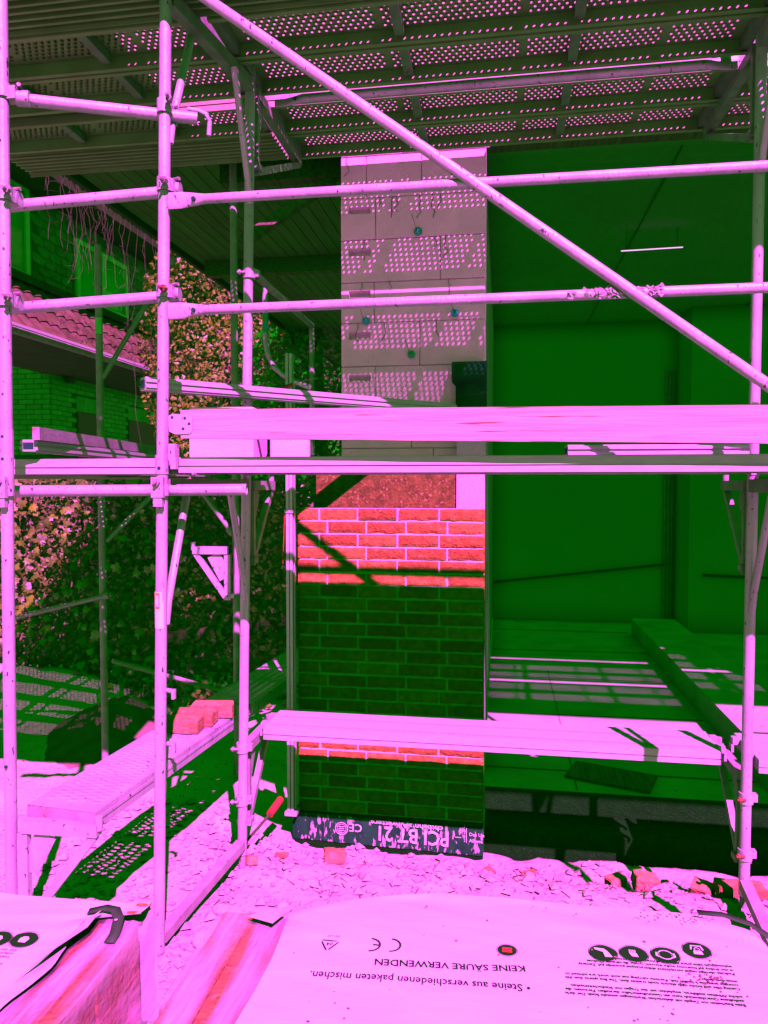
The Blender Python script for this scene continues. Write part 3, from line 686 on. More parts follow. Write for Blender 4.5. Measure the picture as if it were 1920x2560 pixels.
solid_plank('rear lower deck plank of the next bay beyond the right edge', 1.19, 6.0, 3.285, 3.770, 2.112, 'planks of the lower deck', 'alu')
grooved_plank('deck_plank', 'grooved solid plank of the next bay beyond the right edge', 1.21, 6.0, 2.76, 3.135, ZU)
flatrail('guard_rail', 'upper guard rail of the next bay beyond the right edge', (1.15, 2.900, 3.150), (3.6, 2.895, 3.146), group='guard rails over the lower deck')
flatrail('guard_rail', 'lower guard rail of the next bay beyond the right edge', (1.15, 2.900, 2.712), (3.6, 2.895, 2.712), group='guard rails over the lower deck')
solid_plank('low bench plank with ribbed tread in front of the brick pier', -1.255, 1.075, 3.778, 4.075, .690, None, 'alu', True, 'bench_plank')
solid_plank('low bench plank of the next bay beyond the right edge', 1.22, 5.9, 3.70, 4.075, .690, None, 'alu', False, 'bench_plank')
for q in range(3):   # rusty scuffs are in the metal; small leaf-like rag on the bench
    pass
# left bench plank, perforated with slots, turned a little
ang = R(90 - 5.0)
lp = plank_proto(1.50, .325, m_='steel', pitch=.034, rowp=.054, rows=5, slot=True)
lp.location = (-1.632, 2.745, .655); lp.rotation_euler = (0, 0, ang); tag(lp, 'slotted steel plank with three bricks lying on it, at left', 'plank', 'low planks at the left')
lp.name = 'bench_plank'
lq = copy_tree(lp); lq.location = (-1.498, 4.29, .650); tag(lq, 'slotted steel plank in shade behind the three bricks', 'plank', 'low planks at the left')
# three loose bricks on it
def loose_brick(label, c, rz, dims=(.24, .115, .071), rx=0, ry=0, group=None, name='loose_brick', chip=0.0):
    m = bmesh.new(); bmesh.ops.create_cube(m, size=1.0)
    for v in m.verts: v.co = Vector((v.co.x * dims[0], v.co.y * dims[1], v.co.z * dims[2]))
    bmesh.ops.bevel(m, geom=list(m.edges), offset=.004, segments=2, affect='EDGES')
    bmesh.ops.subdivide_edges(m, edges=[e for e in m.edges if e.calc_length() > .03], cuts=4, use_grid_fill=True)
    sd = random.random() * 50
    for v in m.verts:
        n1 = noise.noise_vector(v.co * 22 + Vector((sd, 0, 0))); n2 = noise.noise_vector(v.co * 60 + Vector((sd, 3, 0)))
        v.co += n1 * (.0025 + chip) + n2 * .0014
    me = bpy.data.meshes.new(name); m.to_mesh(me); m.free(); me.materials.append(M['brickdust'])
    o = bpy.data.objects.new(name, me); COL.objects.link(o); o.location = c; o.rotation_euler = (rx, ry, rz); tag(o, label, 'brick', group); return o
loose_brick('front brick of the three on the slotted plank', (-1.715, 3.735, .697), R(4), group='bricks on the slotted plank')
loose_brick('middle brick of the three on the slotted plank', (-1.685, 3.86, .696), R(1), group='bricks on the slotted plank')
loose_brick('rear brick of the three on the slotted plank', (-1.635, 4.015, .697), R(8), group='bricks on the slotted plank')

# --- toe board and what stands on the lower deck
t = thing('toe_board', 'raw wooden toe board along the lower deck, running out at right', 'toe board', (-1.29, 2.92, 2.15))
m = MB(); n = 24
x0, x1 = -1.30, 1.18
for i in range(n + 1):
    f = i / n; x = x0 + (x1 - x0) * f; zt = 2.305 - .022 * f; zb = 2.186 - .044 * f
    if i == 0: zt -= .003
    for (y, z) in ((2.872, zb), (2.872, zt), (2.900, zt), (2.900, zb)): m.v.append((x, y + .0015 * noise.noise((x * 7, z, 0)), z + .002 * noise.noise((x * 6, y * 3, z))))
for i in range(n):
    for k in range(4): a = i * 4 + k; b_ = i * 4 + (k + 1) % 4; m.f.append((a, a + 4, b_ + 4, b_))
m.f += [(0, 1, 2, 3), tuple(n * 4 + k for k in (3, 2, 1, 0))]
m.build('plank', 'wood', t)
m = MB(); prof = []
for k in range(5): prof.append((-1.268 + .0 + .02 * math.sin(R(k * 22.5)), 2.868, 2.203 + .02 - .02 * math.cos(R(k * 22.5))))
for k in range(5): prof.append((-1.268 + .02 * math.cos(R(k * 22.5)), 2.868, 2.262 + .02 * math.sin(R(k * 22.5))))
prof += [(-1.335, 2.868, 2.287), (-1.352, 2.868, 2.278), (-1.350, 2.868, 2.215), (-1.325, 2.868, 2.203)]
m.poly(prof, (0, .004, 0)); m.build('end_plate', 'steel', t)
for (x, z) in ((-1.280, 2.268), (-1.262, 2.245), (-1.288, 2.225), (-1.335, 2.272)):
    m = MB(); m.tube((x, 2.8665, z), (x, 2.869, z), .006, 10); m.build('rivet', 'felt', t)
m = MB(); m.box((-1.345, 2.90, 2.13), (.03, .04, .07)); m.box((-1.335, 2.885, 2.085), (.022, .03, .05)); m.build('toe_clip', 'steel', t)
def stood_block(label, c, dims, rz, grip=True):
    t = thing('loose_block', label, 'block', (c[0], c[1], c[2] - dims[2] / 2), 'loose blocks on the lower deck')
    o = link_mesh('block_body', block_mesh(dims[0], dims[2], dims[1], grip), c, t, (0, 0, rz)); return t
stood_block('loose white block behind the left end of the toe board', (-1.29, 3.40, 2.232), (.30, .30, .24), R(6))
stood_block('second loose white block on the deck, right of first', (-1.00, 3.45, 2.225), (.18, .28, .225), R(14), False)
# long aluminium beams lying on the blocks
def alu_beam(label, p0, p1, w=.10, h=.045):
    t = thing('aluminium_beam', label, 'beam', p0); m = MB(); m.beam(p0, p1, w, h); m.build('body', 'alu', t)
    a, b_ = Vector(p0), Vector(p1); d = (b_ - a).normalized(); s = d.cross(Vector((0, 0, 1))).normalized()
    for k in (-1, 1):
        m = MB(); m.beam(a + s * k * (w / 2 + .004) + Vector((0, 0, .013)), b_ + s * k * (w / 2 + .004) + Vector((0, 0, .013)), .008, .014); m.build('side_bead', 'alu', t)
        m = MB(); m.beam(a + s * k * (w / 2 + .004) + Vector((0, 0, -.013)), b_ + s * k * (w / 2 + .004) + Vector((0, 0, -.013)), .008, .014); m.build('side_bead', 'alu', t)
    m = MB(); m.beam(a - d * .004, a - d * .0005, w * .72, h * .55); m.build('hollow_end', 'felt', t); return t
alu_beam('long aluminium beam slanting across the white blocks toward the pier', (-1.64, 3.22, 2.462), (-.30, 4.61, 2.462), .07, .06)
alu_beam('short aluminium beam lying on the deck at the right, behind toe board', (.28, 3.30, 2.142), (1.05, 3.42, 2.146), .05, .05)
alu_beam('aluminium beam along the left deck edge under the dark rail', (-2.02, 2.92, 2.165), (-2.34, 4.72, 2.17), .06, .05)
m = MB(); m.beam((-1.97, 2.90, 2.215), (-2.40, 4.85, 2.235), .03, .055); tag(m.build('edge_rail', 'steel_dull'), 'grey edge rail on the left deck below the neighbour house', 'rail')
# trowel
t = thing('trowel', 'trowel with dark red handle, above the long aluminium beam', 'trowel', (-1.26, 4.25, 2.55))
m = MB(); m.loft([((-1.31, 4.25, 2.555), .010, .010), ((-1.28, 4.25, 2.567), .013, .012), ((-1.235, 4.25, 2.582), .010, .010), ((-1.22, 4.25, 2.587), .012, .011)], 10); m.build('handle', 'red', t, True)
m = MB(); m.tube((-1.22, 4.25, 2.587), (-1.18, 4.25, 2.600), .004, 8); m.add([(-1.18, 4.23, 2.60), (-1.18, 4.27, 2.60), (-1.06, 4.25, 2.625), (-1.18, 4.25, 2.604)], [(0, 2, 3), (3, 2, 1), (0, 1, 2)]); m.build('blade', 'steel', t)

# --- rear posts and tubes of the left scaffold
def rearpost(label, x, y, z0, z1, col='steel_dull'):
    t = thing('rear_post', label, 'scaffold post', (x, y, z0), 'rear scaffold posts'); m = MB(); m.tube((x, y, z0), (x, y, z1), TR, 16); m.build('tube', col, t, True)
    m = MB(); m.tube((x, y, z0 - .01), (x, y, z0 + .06), .03, 14); m.build('base_collar', col, t, True); return t
pa = rearpost('dark scaffold post in front of ivy hedge, with a paper tag', -2.72, 4.72, .0, 3.62)
m = cyl_patch(-70, 70, 3.02, 3.13, TR + .0015, -2.72, 4.72); m.build('paper_tag', 'whitepaint', pa)
pb = rearpost('dark rear scaffold post just left of the front inner post', -1.79, 4.82, .0, 4.15)
for lab, p0, p1 in (('low rear tube rising across the ivy hedge at left', (-3.6, 4.68, 1.00), (-2.64, 4.69, 1.24)), ('slanting rear tube that meets the tagged post high up', (-2.70, 4.72, 2.72), (-2.30, 5.0, 3.60)),
                    ('slanting rear tube that meets the tagged post low down', (-2.69, 4.72, 1.60), (-2.32, 4.95, 2.05)), ('thin tube slanting on the ground behind tagged post', (-2.70, 4.8, .75), (-2.05, 5.6, .30)),
                    ('slanting tube above the sunlit triangular bracket', (-2.05, 4.80, 1.98), (-1.80, 4.82, 1.64)), ('long thin tube on the shaded ground left of the pier', (-2.5, 4.9, .12), (-1.45, 6.6, .45))):
    t = thing('rear_tube', lab, 'scaffold tube', p0); m = MB(); m.tube(p0, p1, .017, 12); m.build('tube', 'steel_dull', t, True)
    m = MB(); d = (Vector(p1) - Vector(p0)).normalized(); ringcol(m, Vector(p1) - d * .04, d, .026, .05); m.build('end_clamp', 'steel_dull', t, True)
# low cross timber behind
m = MB(); m.beam((-3.4, 6.3, .52), (-1.9, 6.9, .66), .06, .12); tag(m.build('timber_rail', 'wood_dark'), 'dark timber rail low in front of ivy hedge', 'timber')
# bent pale tube and the rear handrail
t = thing('bent_tube', 'pale bluish tube bent like a J left of the pier', 'tube', (-1.6, 4.98, 2.7)); m = MB()
pts = [(-1.63, 5.0, 3.36), (-1.632, 5.0, 3.2), (-1.63, 5.0, 3.0), (-1.612, 5.0, 2.90), (-1.57, 5.0, 2.815), (-1.50, 5.0, 2.755), (-1.42, 5.0, 2.71), (-1.30, 5.0, 2.66)]
m.loft([(p, .020, .020) for p in pts], 14); m.build('tube', 'steel', t, True)
m = MB(); m.tube((-1.63, 5.0, 3.05), (-1.63, 5.0, 3.22), .0208, 14); m.build('blue_sleeve', 'blue', t, True)
t = thing('rear_handrail', 'dark handrail slanting back from the inner post beside the pier', 'handrail', (-1.27, 3.65, 3.07)); m = MB(); m.tube((-1.25, 3.70, 3.07), (-1.31, 5.05, 3.10), .02, 12); m.build('rail', 'steel_dull', t, True)
m = MB(); m.tube((-1.31, 5.05, 2.2), (-1.31, 5.05, 3.12), .019, 12); m.build('upright', 'steel_dull', t, True)

# --- tool and brick fragments on the ground
t = thing('rod_tool', 'thin rod with red end leaning near the foot of the pier', 'tool', (-1.36, 3.75, -.1)); m = MB()
m.tube((-1.44, 3.62, -.03), (-1.32, 4.16, .065), .008, 8); m.build('rod', 'twig', t, True)
m = MB(); m.tube((-1.332, 4.11, .056), (-1.305, 4.24, .092), .021, 12); m.build('red_grip', 'red', t, True)
frs = [(-.91, 3.98, .11, 15, 'brick lump lying alone in front of the bitumen strip'), (-1.24, 4.06, .06, 60, 'small brick chip near the left foot of the pier'),
       (-.06, 4.16, .075, 40, 'brick chip at the right foot of the pier'), (.17, 4.16, .07, 80, 'dusty round brick chip right of the pier'),
       (.62, 3.98, .085, 20, 'left one of the two brick lumps beside the white pallet wrap'), (.76, 3.95, .11, 5, 'right one of the two brick lumps beside the white pallet wrap'),
       (1.02, 3.86, .09, -25, 'broken brick corner by the right post, left of a whole brick'), (-1.30, 3.70, .055, 30, 'small brick chip below the rod tool'), (.93, 4.28, .05, 70, 'flat red brick chip near the right post')]
for x, y, s, a, lab in frs:
    loose_brick(lab, (x, y, gh(x, y) + s * .28), R(a), (s * 1.1, s, s * .75), R(random.uniform(-20, 20)), R(random.uniform(-20, 20)), 'brick fragments on the sand', 'brick_fragment', .006)
loose_brick('whole brick lying flat beyond the right corner of the white wrap', (1.18, 3.80, gh(1.18, 3.80) + .03), R(4), (.23, .10, .06), 0, R(3), None, 'loose_brick', .002)
# mortar clods beside the base beam
for i, (x, y, s) in enumerate(((-1.28, 3.02, .10), (-1.17, 3.16, .07), (-1.30, 3.26, .06), (-1.02, 3.34, .05), (-1.12, 2.95, .06), (.95, 4.1, .07), (.35, 4.22, .08), (.45, 4.20, .06))):
    m = bmesh.new(); bmesh.ops.create_icosphere(m, subdivisions=2, radius=s * .6)
    for v in m.verts: v.co += noise.noise_vector(v.co * 14 + Vector((i * 5, 0, 0))) * s * .22; v.co.z *= .6
    me = bpy.data.meshes.new('clod'); m.to_mesh(me); m.free(); me.materials.append(M['sand'])
    o = link_mesh('mortar_clod', me, (x, y, gh(x, y) + s * .18)); tag(o, ['largest pale clod beside the base beam of left frame', 'pale clod next to the largest one by base beam', 'pale clod behind the largest one by the base beam', 'smallest pale clod in front of the sand bank', 'pale clod at the corner of the wrapped pallet', 'pale clod near the right post', 'pale stone right of the pier foot', 'grey stone beside the pale one right of pier'][i], 'clod', 'mortar clods and stones')

# ================================================================== WRAPPED BRICK PALLETS
def hfilm(x, y):
    return .0035 * noise.noise((x * 3.1, y * 4.2, 1.3)) + .0016 * noise.noise((x * 9, y * 16, 4.3))
def pallet(name, label, x0, x1, y0, y1, ztop, yaw_pts):
    return thing(name, label, 'pallet', ((x0 + x1) / 2, (y0 + y1) / 2, -.03))
brickstack = {}
def stack(parent, x0, x1, y0, y1, ztop, nrow, visible_from=0):
    """bricks of the top two courses are single pieces, the rest is one body"""
    L = (y1 - y0) / 4; W = .078; n = int((x1 - x0) / W); W = (x1 - x0) / n; k = 0
    me = rough_brick(77, W - .003, .108, L - .004); me2 = rough_brick(78, W - .003, .108, L - .004)
    for i in range(n):
        for j in range(4):
            if y0 + (j + 1) * L < 1.15: continue
            link_mesh('brick', me if (i + j) % 2 else me2, (x0 + (i + .5) * W, y0 + (j + .5) * L, ztop - .056), parent, (0, 0, R(180) if (i * 3 + j) % 4 < 2 else 0))
    m = MB()
    for c in range(6):
        z1 = ztop - .112 - c * .115
        if z1 < .16: break
        for j in range(4): m.bx(x0 + .002 * (c % 2), x1 - .004 * (c % 2), y0 + j * L + .002, y0 + (j + 1) * L - .002, z1 - .111, z1)
    m.build('brick_body', 'brick', parent)
    for q in range(3):
        m = MB(); x = x0 + (x1 - x0) * (.06 + .44 * q); m.bx(x - .05, x + .05, y0, y1, -.03, .07); m.build('pallet_bearer', 'palwood', parent)
    for q in range(5):
        m = MB(); y = y0 + (y1 - y0) * (.08 + .21 * q); m.bx(x0, x1, y - .05, y + .05, .0705, .092); m.build('pallet_board', 'palwood', parent)
RP = thing('brick_pallet', 'brick pallet in white printed plastic wrap at the bottom right', 'pallet', (.0, 1.4, -.03))
stack(RP, -.705, .66, .98, 1.80, .885, 0)
def farY(x):   # far outline of the white wrap
    return 1.955 - .19 * (max(0, -.12 - x) / .42) ** 1.5 * .8 - .035 * sstep(.45, .72, x) * 2
# white film: top sheet with a rolled edge going down
fm = MB(); nu, nv = 90, 70
X0, X1 = -.527, .715
for j in range(nv + 1):
    for i in range(nu + 1):
        x = X0 + (X1 - X0) * i / nu; v = j / nv; yf = farY(x); y0 = .92
        if v < .8:
            y = y0 + (yf - y0) * (v / .8); z = .905
            pull = math.exp(-((yf - y) / .10) ** 2) * .010
            z += hfilm(x, y) - pull + .012 * math.exp(-((yf - y) / .16)) * noise.noise((x * 3 + 2, y * 22 + x * 5, 7)) * (1 if x < 0 else .6)
        else:
            w = (v - .8) / .2; y = yf + .035 * math.sin(w * 1.57) + .012 * noise.noise((x * 16, 3, w * 2)) * w; z = .895 - .36 * w ** 1.3 + hfilm(x, yf)
        e = sstep(.60, .715, x); z -= e * e * .16; 
        fm.v.append((x + (.010 * math.sin(y * 9) if i == 0 else 0) + (-.05 * e * (v >= .8)), y, z))
for j in range(nv):
    for i in range(nu): a = j * (nu + 1) + i; fm.f.append((a, a + 1, a + nu + 2, a + nu + 1))
film = fm.build('white_wrap', 'film', RP, True)
# clear film over the uncovered rows
def clear_sheet(parent, x0, x1, y0, y1, z, side=None, sd=0):
    m = MB(); nu_, nv_ = 26, 30
    for j in range(nv_ + 1):
        for i in range(nu_ + 1):
            x = x0 + (x1 - x0) * i / nu_; y = y0 + (y1 - y0) * j / nv_
            m.v.append((x, y, z + .006 * noise.noise((x * 22 + sd, y * 2.5, 2)) + .003 * noise.noise((x * 60, y * 9 + sd, 2))))
    for j in range(nv_):
        for i in range(nu_): a = j * (nu_ + 1) + i; m.f.append((a, a + 1, a + nu_ + 2, a + nu_ + 1))
    return m.build('clear_wrap', 'clear', parent, True)
clear_sheet(RP, -.71, -.50, .95, 1.80, .897)
m = MB(); nn = 24      # left side wrap of the right pallet going down
for j in range(nn + 1):
    y = .95 + (1.80 - .95) * j / nn
    for k in range(7): z = .897 - k * .12; m.v.append((-.711 - .01 * k ** .5 + .006 * noise.noise((y * 8, z * 14, 4)), y, z))
for j in range(nn):
    for k in range(6): a = j * 7 + k; m.f.append((a, a + 1, a + 8, a + 7))
m.build('clear_wrap', 'clear', RP, True)
# torn flap at the corner of the white wrap
m = MB(); m.add([(-.55, 1.80, .905), (-.50, 1.84, .915), (-.545, 1.70, .925), (-.62, 1.73, .918), (-.60, 1.77, .91)], [(0, 1, 2), (0, 2, 3), (0, 3, 4)]); m.build('torn_flap', 'film', RP)
# strap at the right
def strap(parent, pts, w=.022, t_=.0015):
    m = MB()
    P = [Vector(p) for p in pts]
    for i, p in enumerate(P):
        d = (P[min(i + 1, len(P) - 1)] - P[max(i - 1, 0)]).normalized(); s = d.cross(Vector((0, 0, 1))).normalized()
        m.v += [tuple(p - s * w / 2), tuple(p + s * w / 2)]
    for i in range(len(P) - 1): m.f.append((2 * i, 2 * i + 1, 2 * i + 3, 2 * i + 2))
    o = m.build('strap', 'strap', parent, True); sm = o.modifiers.new('thick', 'SOLIDIFY'); sm.thickness = t_; return o
strap(RP, [(.50, 1.937, .912), (.56, 1.936, .912), (.62, 1.918, .905), (.67, 1.885, .885), (.71, 1.84, .85), (.74, 1.78, .80)])
# ------- print on the white wrap (read from the far side, so upside down to the camera)
def topM(x, y, z, ang=180, sx=1, sy=1): return Matrix.Translation((x, y, z)) @ Matrix.Rotation(R(ang), 4, 'Z') @ Matrix.Diagonal((sx, sy, 1, 1))
PZ = .9065
TA = 180 + 5.5
put_text('wrap_print', 'KEINE SÄURE VERWENDEN', .0305, topM(.061, 1.664, PZ, TA), 'ink', film, hfilm, .0006, .34)
put_text('wrap_print', '• Steine aus verschiedenen paketen mischen.', .033, topM(.070, 1.600, PZ, TA - 2), 'ink', film, hfilm, .0005, .485)
para = ['Beim Bearbeiten von Ziegeln mit elektrischen Werkzeugen entsteht Staub. Der darin', 'enthaltene Quarzfeinstaub kann ein Gesundheitsrisiko darstellen. Personen, die', 'solche Arbeiten ausführen, empfehlen wir das Tragen von Staubschutzmasken.', '',
        'Cutting tiles and bricks with electric tools creates dust. The fine quartz dust this', 'contains presents a health risk. Persons carrying out such work are advised to', 'wear dust masks.', '',
        'Podczas obróbki cegieł narzędziami elektrycznymi powstaje pył. Zawarty', 'w nim drobny pył kwarcowy może stanowić ryzyko dla zdrowia. Osobom', 'wykonującym takie prace zalecamy używanie masek przeciwpyłowych']
for i, ln in enumerate(para):
    if ln: put_text('wrap_print', ln, .0118, topM(.515 + .001 * i, 1.612 + i * .0128, PZ, TA - 2.0), 'ink', film, hfilm, .0003, .372 * min(1, len(ln) / 76))
def disc(mb, c, r, n=28, sy=.93):
    vs = [(c[0] + r * math.cos(2 * math.pi * k / n), c[1] + r * sy * math.sin(2 * math.pi * k / n), c[2] + hfilm(*c[:2])) for k in range(n)]; mb.add(vs, [tuple(range(n))])
def shp(mb, c, pts, s, dz=.0008):   # pictogram polygon, in the icon's own frame, drawn upside down
    vs = [(c[0] - p[0] * s, c[1] - p[1] * s, c[2] + dz + hfilm(*c[:2])) for p in pts]; mb.add(vs, [tuple(range(len(vs)))])
icons = [(.242, 1.738), (.312, 1.746), (.384, 1.754), (.461, 1.784)]
for i, (x, y) in enumerate(icons):
    m = MB(); disc(m, (x, y, PZ), .0315); ring(m, (x, y, PZ + hfilm(x, y)), .0325, .0338, 'xy', 28); ic = m.build('pictogram', 'ink', film)
    m = MB(); c = (x, y, PZ)
    if i == 0: shp(m, c, [(-.65, .45), (-.1, .5), (0, -.1), (.6, -.35), (.65, -.55), (-.1, -.5), (-.35, -.2)], .03)
    elif i == 1:
        shp(m, c, [(-.3, .4), (.2, .35), (.35, -.1), (-.2, -.05)], .03)
        for q in range(4): shp(m, c, [(-.15 + q * .13, -.08), (-.07 + q * .13, -.08), (-.1 + q * .14, -.45), (-.16 + q * .14, -.45)], .03)
    elif i == 2:
        ring(m, (x, y, PZ + .0008 + hfilm(x, y)), .0150, .0175, 'xy', 20); shp(m, c, [(-.75, .2), (-.5, .35), (-.45, -.2), (-.7, -.25)], .03); shp(m, c, [(.5, .35), (.75, .2), (.7, -.25), (.45, -.2)], .03)
    else:
        shp(m, c, [(-.35, .55), (.35, .55), (.3, .15), (.15, .05), (-.15, .05), (-.3, .15)], .03); shp(m, c, [(-.5, 0), (-.4, .0), (-.3, -.45), (.3, -.45), (.4, 0), (.5, 0), (.4, -.55), (-.4, -.55)], .03)
        ring(m, (x, y + .002, PZ + .0008 + hfilm(x, y)), .0050, .0068, 'xy', 14)
    m.build('symbol', 'whitepaint', ic)
m = MB(); disc(m, (.021, 1.717, PZ), .0225); ring(m, (.021, 1.717, PZ + hfilm(.02, 1.717)), .0240, .0250, 'xy'); lg = m.build('round_logo', 'ink', film)
m = MB(); shp(m, (.021, 1.717, PZ), [(-.5, -.38), (.5, -.38), (.5, .38), (-.5, .38)], .022, .0008); m.build('red_square', 'inkred', lg)
m = MB(); shp(m, (.021, 1.717, PZ), [(-.35, -.2), (-.2, -.2), (0, .1), (.2, -.2), (.35, -.2), (.1, .2), (-.1, .2)], .020, .0014); m.build('mark', 'ink', lg)
def arc(mb, c, r0, r1, a0, a1, n=16):
    vs = []
    for k in range(n + 1):
        a = R(a0 + (a1 - a0) * k / n)
        for r in (r0, r1): vs.append((c[0] + r * math.cos(a), c[1] + r * math.sin(a), c[2] + hfilm(c[0], c[1])))
    mb.add(vs, [(2 * k, 2 * k + 1, 2 * k + 3, 2 * k + 2) for k in range(n)])
m = MB(); arc(m, (-.252, 1.690, PZ), .021, .026, -90, 90); arc(m, (-.300, 1.684, PZ), .021, .026, -90, 90); m.box((-.284, 1.685, PZ + hfilm(-.284, 1.685)), (.018, .005, .0004)); m.build('ce_mark', 'ink', film)
m = MB(); c = Vector((-.397, 1.672, PZ + hfilm(-.397, 1.672)))
tri = [Vector((math.cos(R(90 + 120 * k)), math.sin(R(90 + 120 * k)), 0)) for k in range(3)]
for k in range(3): m.beam(c + tri[k] * -.026 + (tri[(k + 1) % 3] - tri[k]) * -.004, c + tri[(k + 1) % 3] * -.026 + (tri[(k + 1) % 3] - tri[k]) * .002, .0035, .0004)
m.build('recycling_mark', 'ink', film)
put_text('wrap_print', '04', .016, topM(-.388, 1.679, PZ, TA), 'ink', film, hfilm, .0002); put_text('wrap_print', 'PE-LD', .012, topM(-.378, 1.708, PZ, TA), 'ink', film, hfilm)
# dirt on the wrap
m = MB()
for i in range(160):
    if i < 60: x, y = random.gauss(.455, .03), random.gauss(1.68, .018)
    elif i < 100: x, y = random.gauss(.42, .06), random.gauss(1.915, .012)
    elif i < 130: x, y = random.gauss(.36, .05), random.gauss(1.49, .04)
    else: x, y = random.uniform(-.5, .6), random.uniform(1.38, 1.92)
    s = random.uniform(.0012, .0045); m.box((x, y, .9075 + hfilm(x, y)), (s, s * random.uniform(.6, 2), .0012), (0, 0, random.uniform(0, 3)))
m.build('dirt_specks', 'soil', film, kind='stuff')

LP = thing('brick_pallet', 'brick pallet with torn white wrap at the bottom left', 'pallet', (-1.5, 1.3, -.03))
stack(LP, -1.75, -.895, .90, 1.70, .885, 0)
fm = MB(); nu, nv = 70, 60
def edgeX(y): return -1.03 + .19 * (1.72 - y) * .9 - .06 * sstep(1.5, 1.3, y)
for j in range(nv + 1):
    for i in range(nu + 1):
        v = j / nv; y = .9 + .86 * min(v / .82, 1.0); xe = edgeX(y) if y < 1.70 else -.885 + .0
        if y >= 1.66: xe = edgeX(y) + (-.89 - edgeX(y)) * sstep(1.66, 1.71, y)
        x = -1.80 + (xe + 1.80) * i / nu
        z = .904 + hfilm(x, y) + .008 * noise.noise((x * 2 + 4, y * 26 - x * 4, 3)) * math.exp(-((1.76 - y) / .22) ** 2)
        if i > nu * .93: z += .010 * (i - nu * .93) / (nu * .07) + .006 * noise.noise((y * 14, 2, 2))
        if v > .82: w = (v - .82) / .18; y += .03 * math.sin(w * 1.57) + .01 * noise.noise((x * 20, 1, w)) * w; z -= .34 * w ** 1.3
        fm.v.append((x, y, z))
for j in range(nv):
    for i in range(nu): a = j * (nu + 1) + i; fm.f.append((a, a + 1, a + nu + 2, a + nu + 1))
lfilm = fm.build('white_wrap', 'film', LP, True)
clear_sheet(LP, -1.06, -.885, .90, 1.70, .896, sd=5)
m = MB(); nn, kk = 60, 26     # wrinkled clear side facing right
for j in range(nn + 1):
    y = .95 + (1.755 - .95) * j / nn
    for k in range(kk + 1):
        f = k / kk; z = .898 - f * .80
        x = -.884 + .03 * f ** .7 + .016 * noise.noise((y * 5 - z * 3, z * 16 + y * 9, 1)) * min(1, f * 5) + .007 * noise.noise((y * 20, z * 40 + y * 25, 8)) * min(1, f * 5)
        m.v.append((x, y - .02 * f, z))
for j in range(nn):
    for k in range(kk): a = j * (kk + 1) + k; m.f.append((a, a + 1, a + kk + 2, a + kk + 1))
m.build('clear_wrap', 'clear', LP, True)
strap(LP, [(-1.03, 1.695, .914), (-.99, 1.705, .922), (-.955, 1.695, .926), (-.932, 1.668, .922), (-.922, 1.63, .906), (-.92, 1.60, .903)], .026)
m = MB(); disc(m, (-.932, 1.655, .9255), .004); m.build('strap_hole', 'film', LP)
for (x, y) in ((-.906, 1.775, ), (-.912, 1.738)):
    m = MB(); disc(m, (x, y - .03, .912), .020, 18, .35); m.build('tear_hole', 'brick', LP)
m = MB(); m.add([(-1.02, 1.66, .91), (-.985, 1.68, .93), (-.975, 1.60, .935), (-1.0, 1.5, .94), (-1.045, 1.42, .915), (-1.03, 1.52, .91)], [(0, 1, 2), (0, 2, 3), (0, 3, 5), (5, 3, 4)]); m.build('torn_flap', 'film', LP)
for i, (x, y) in enumerate(((-1.125, 1.575), (-1.19, 1.568))):
    m = MB(); disc(m, (x, y, .9065), .0315); ring(m, (x, y, .9065 + hfilm(x, y)), .0325, .0338, 'xy', 28); ic = m.build('pictogram', 'ink', lfilm)
    m = MB(); shp(m, (x, y, .9065), [(-.35, .45), (.35, .45), (.45, -.1), (.2, -.4), (-.2, -.4), (-.45, -.1)], .026); m.build('symbol', 'whitepaint', ic)
for i, ln in enumerate(para[:7]):
    if ln: put_text('wrap_print', ln, .0118, topM(-1.115, 1.46 + i * .0128, .9075, TA - 2, .83, 1), 'ink', lfilm, hfilm, .0001)

# ================================================================== NEIGHBOUR HOUSE (left, behind)
nb = thing('neighbour_house', 'neighbour house with slate gable wall and tiled pent roof at left', 'house', (-6.4, 10, 0))
b = MB(); b.bx(-8.6, -6.43, 9.82, 16, 0, 4.05); b.build('lower_wall', 'joint', nb)
# bricks of the lower wall: front part and receding part
cl_f = MB(); cl_f.bx(-.117, .117, -.012, .012, -.031, .031); cf = cl_f.mesh('clinker', M['clinker'])
nb_cnt = 0
for c in range(24):
    z = 2.45 + c * .0735
    for k in range(7):     # wall facing the camera
        x = -6.43 - .125 - k * .25 - (.125 if c % 2 else 0)
        if x < -8.0: continue
        link_mesh('brick', cf, (x, 9.812, z), nb)
    if c % 2: link_mesh('brick', cf, (-6.43 - .058, 9.812, z), nb, None, (.48, 1, 1)); link_mesh('brick', cf, (-6.418, 9.82 + .058, z), nb, (0, 0, R(90)), (.48, 1, 1))
    for k in range(14):
        y = 9.82 + .125 + k * .25 + (.125 if c % 2 else 0)
        if (10.42 < y < 11.15 and z < 3.35) or (12.0 < y and z < 3.35): continue
        if nb_cnt > 285: break
        link_mesh('brick', cf, (-6.418, y, z), nb, (0, 0, R(90))); nb_cnt += 1
for (y0, y1) in ((10.45, 11.12), (12.02, 13.6)):
    b = MB(); b.bx(-6.425, -6.40, y0, y1, 1.2, 3.10); w = b.build('roller_shutter', 'shutter', nb)
    for q in range(18):
        b = MB(); z = 2.25 + q * .046; b.bx(-6.40, -6.392, y0 + .01, y1 - .01, z, z + .038); b.build('slat', 'shutter', w)
    for q in range(int((y1 - y0) / .075)):
        b = MB(); y = y0 + q * .075; b.bx(-6.428, -6.405, y + .004, y + .071, 3.11, 3.34); b.build('lintel_brick', 'clinker', w)
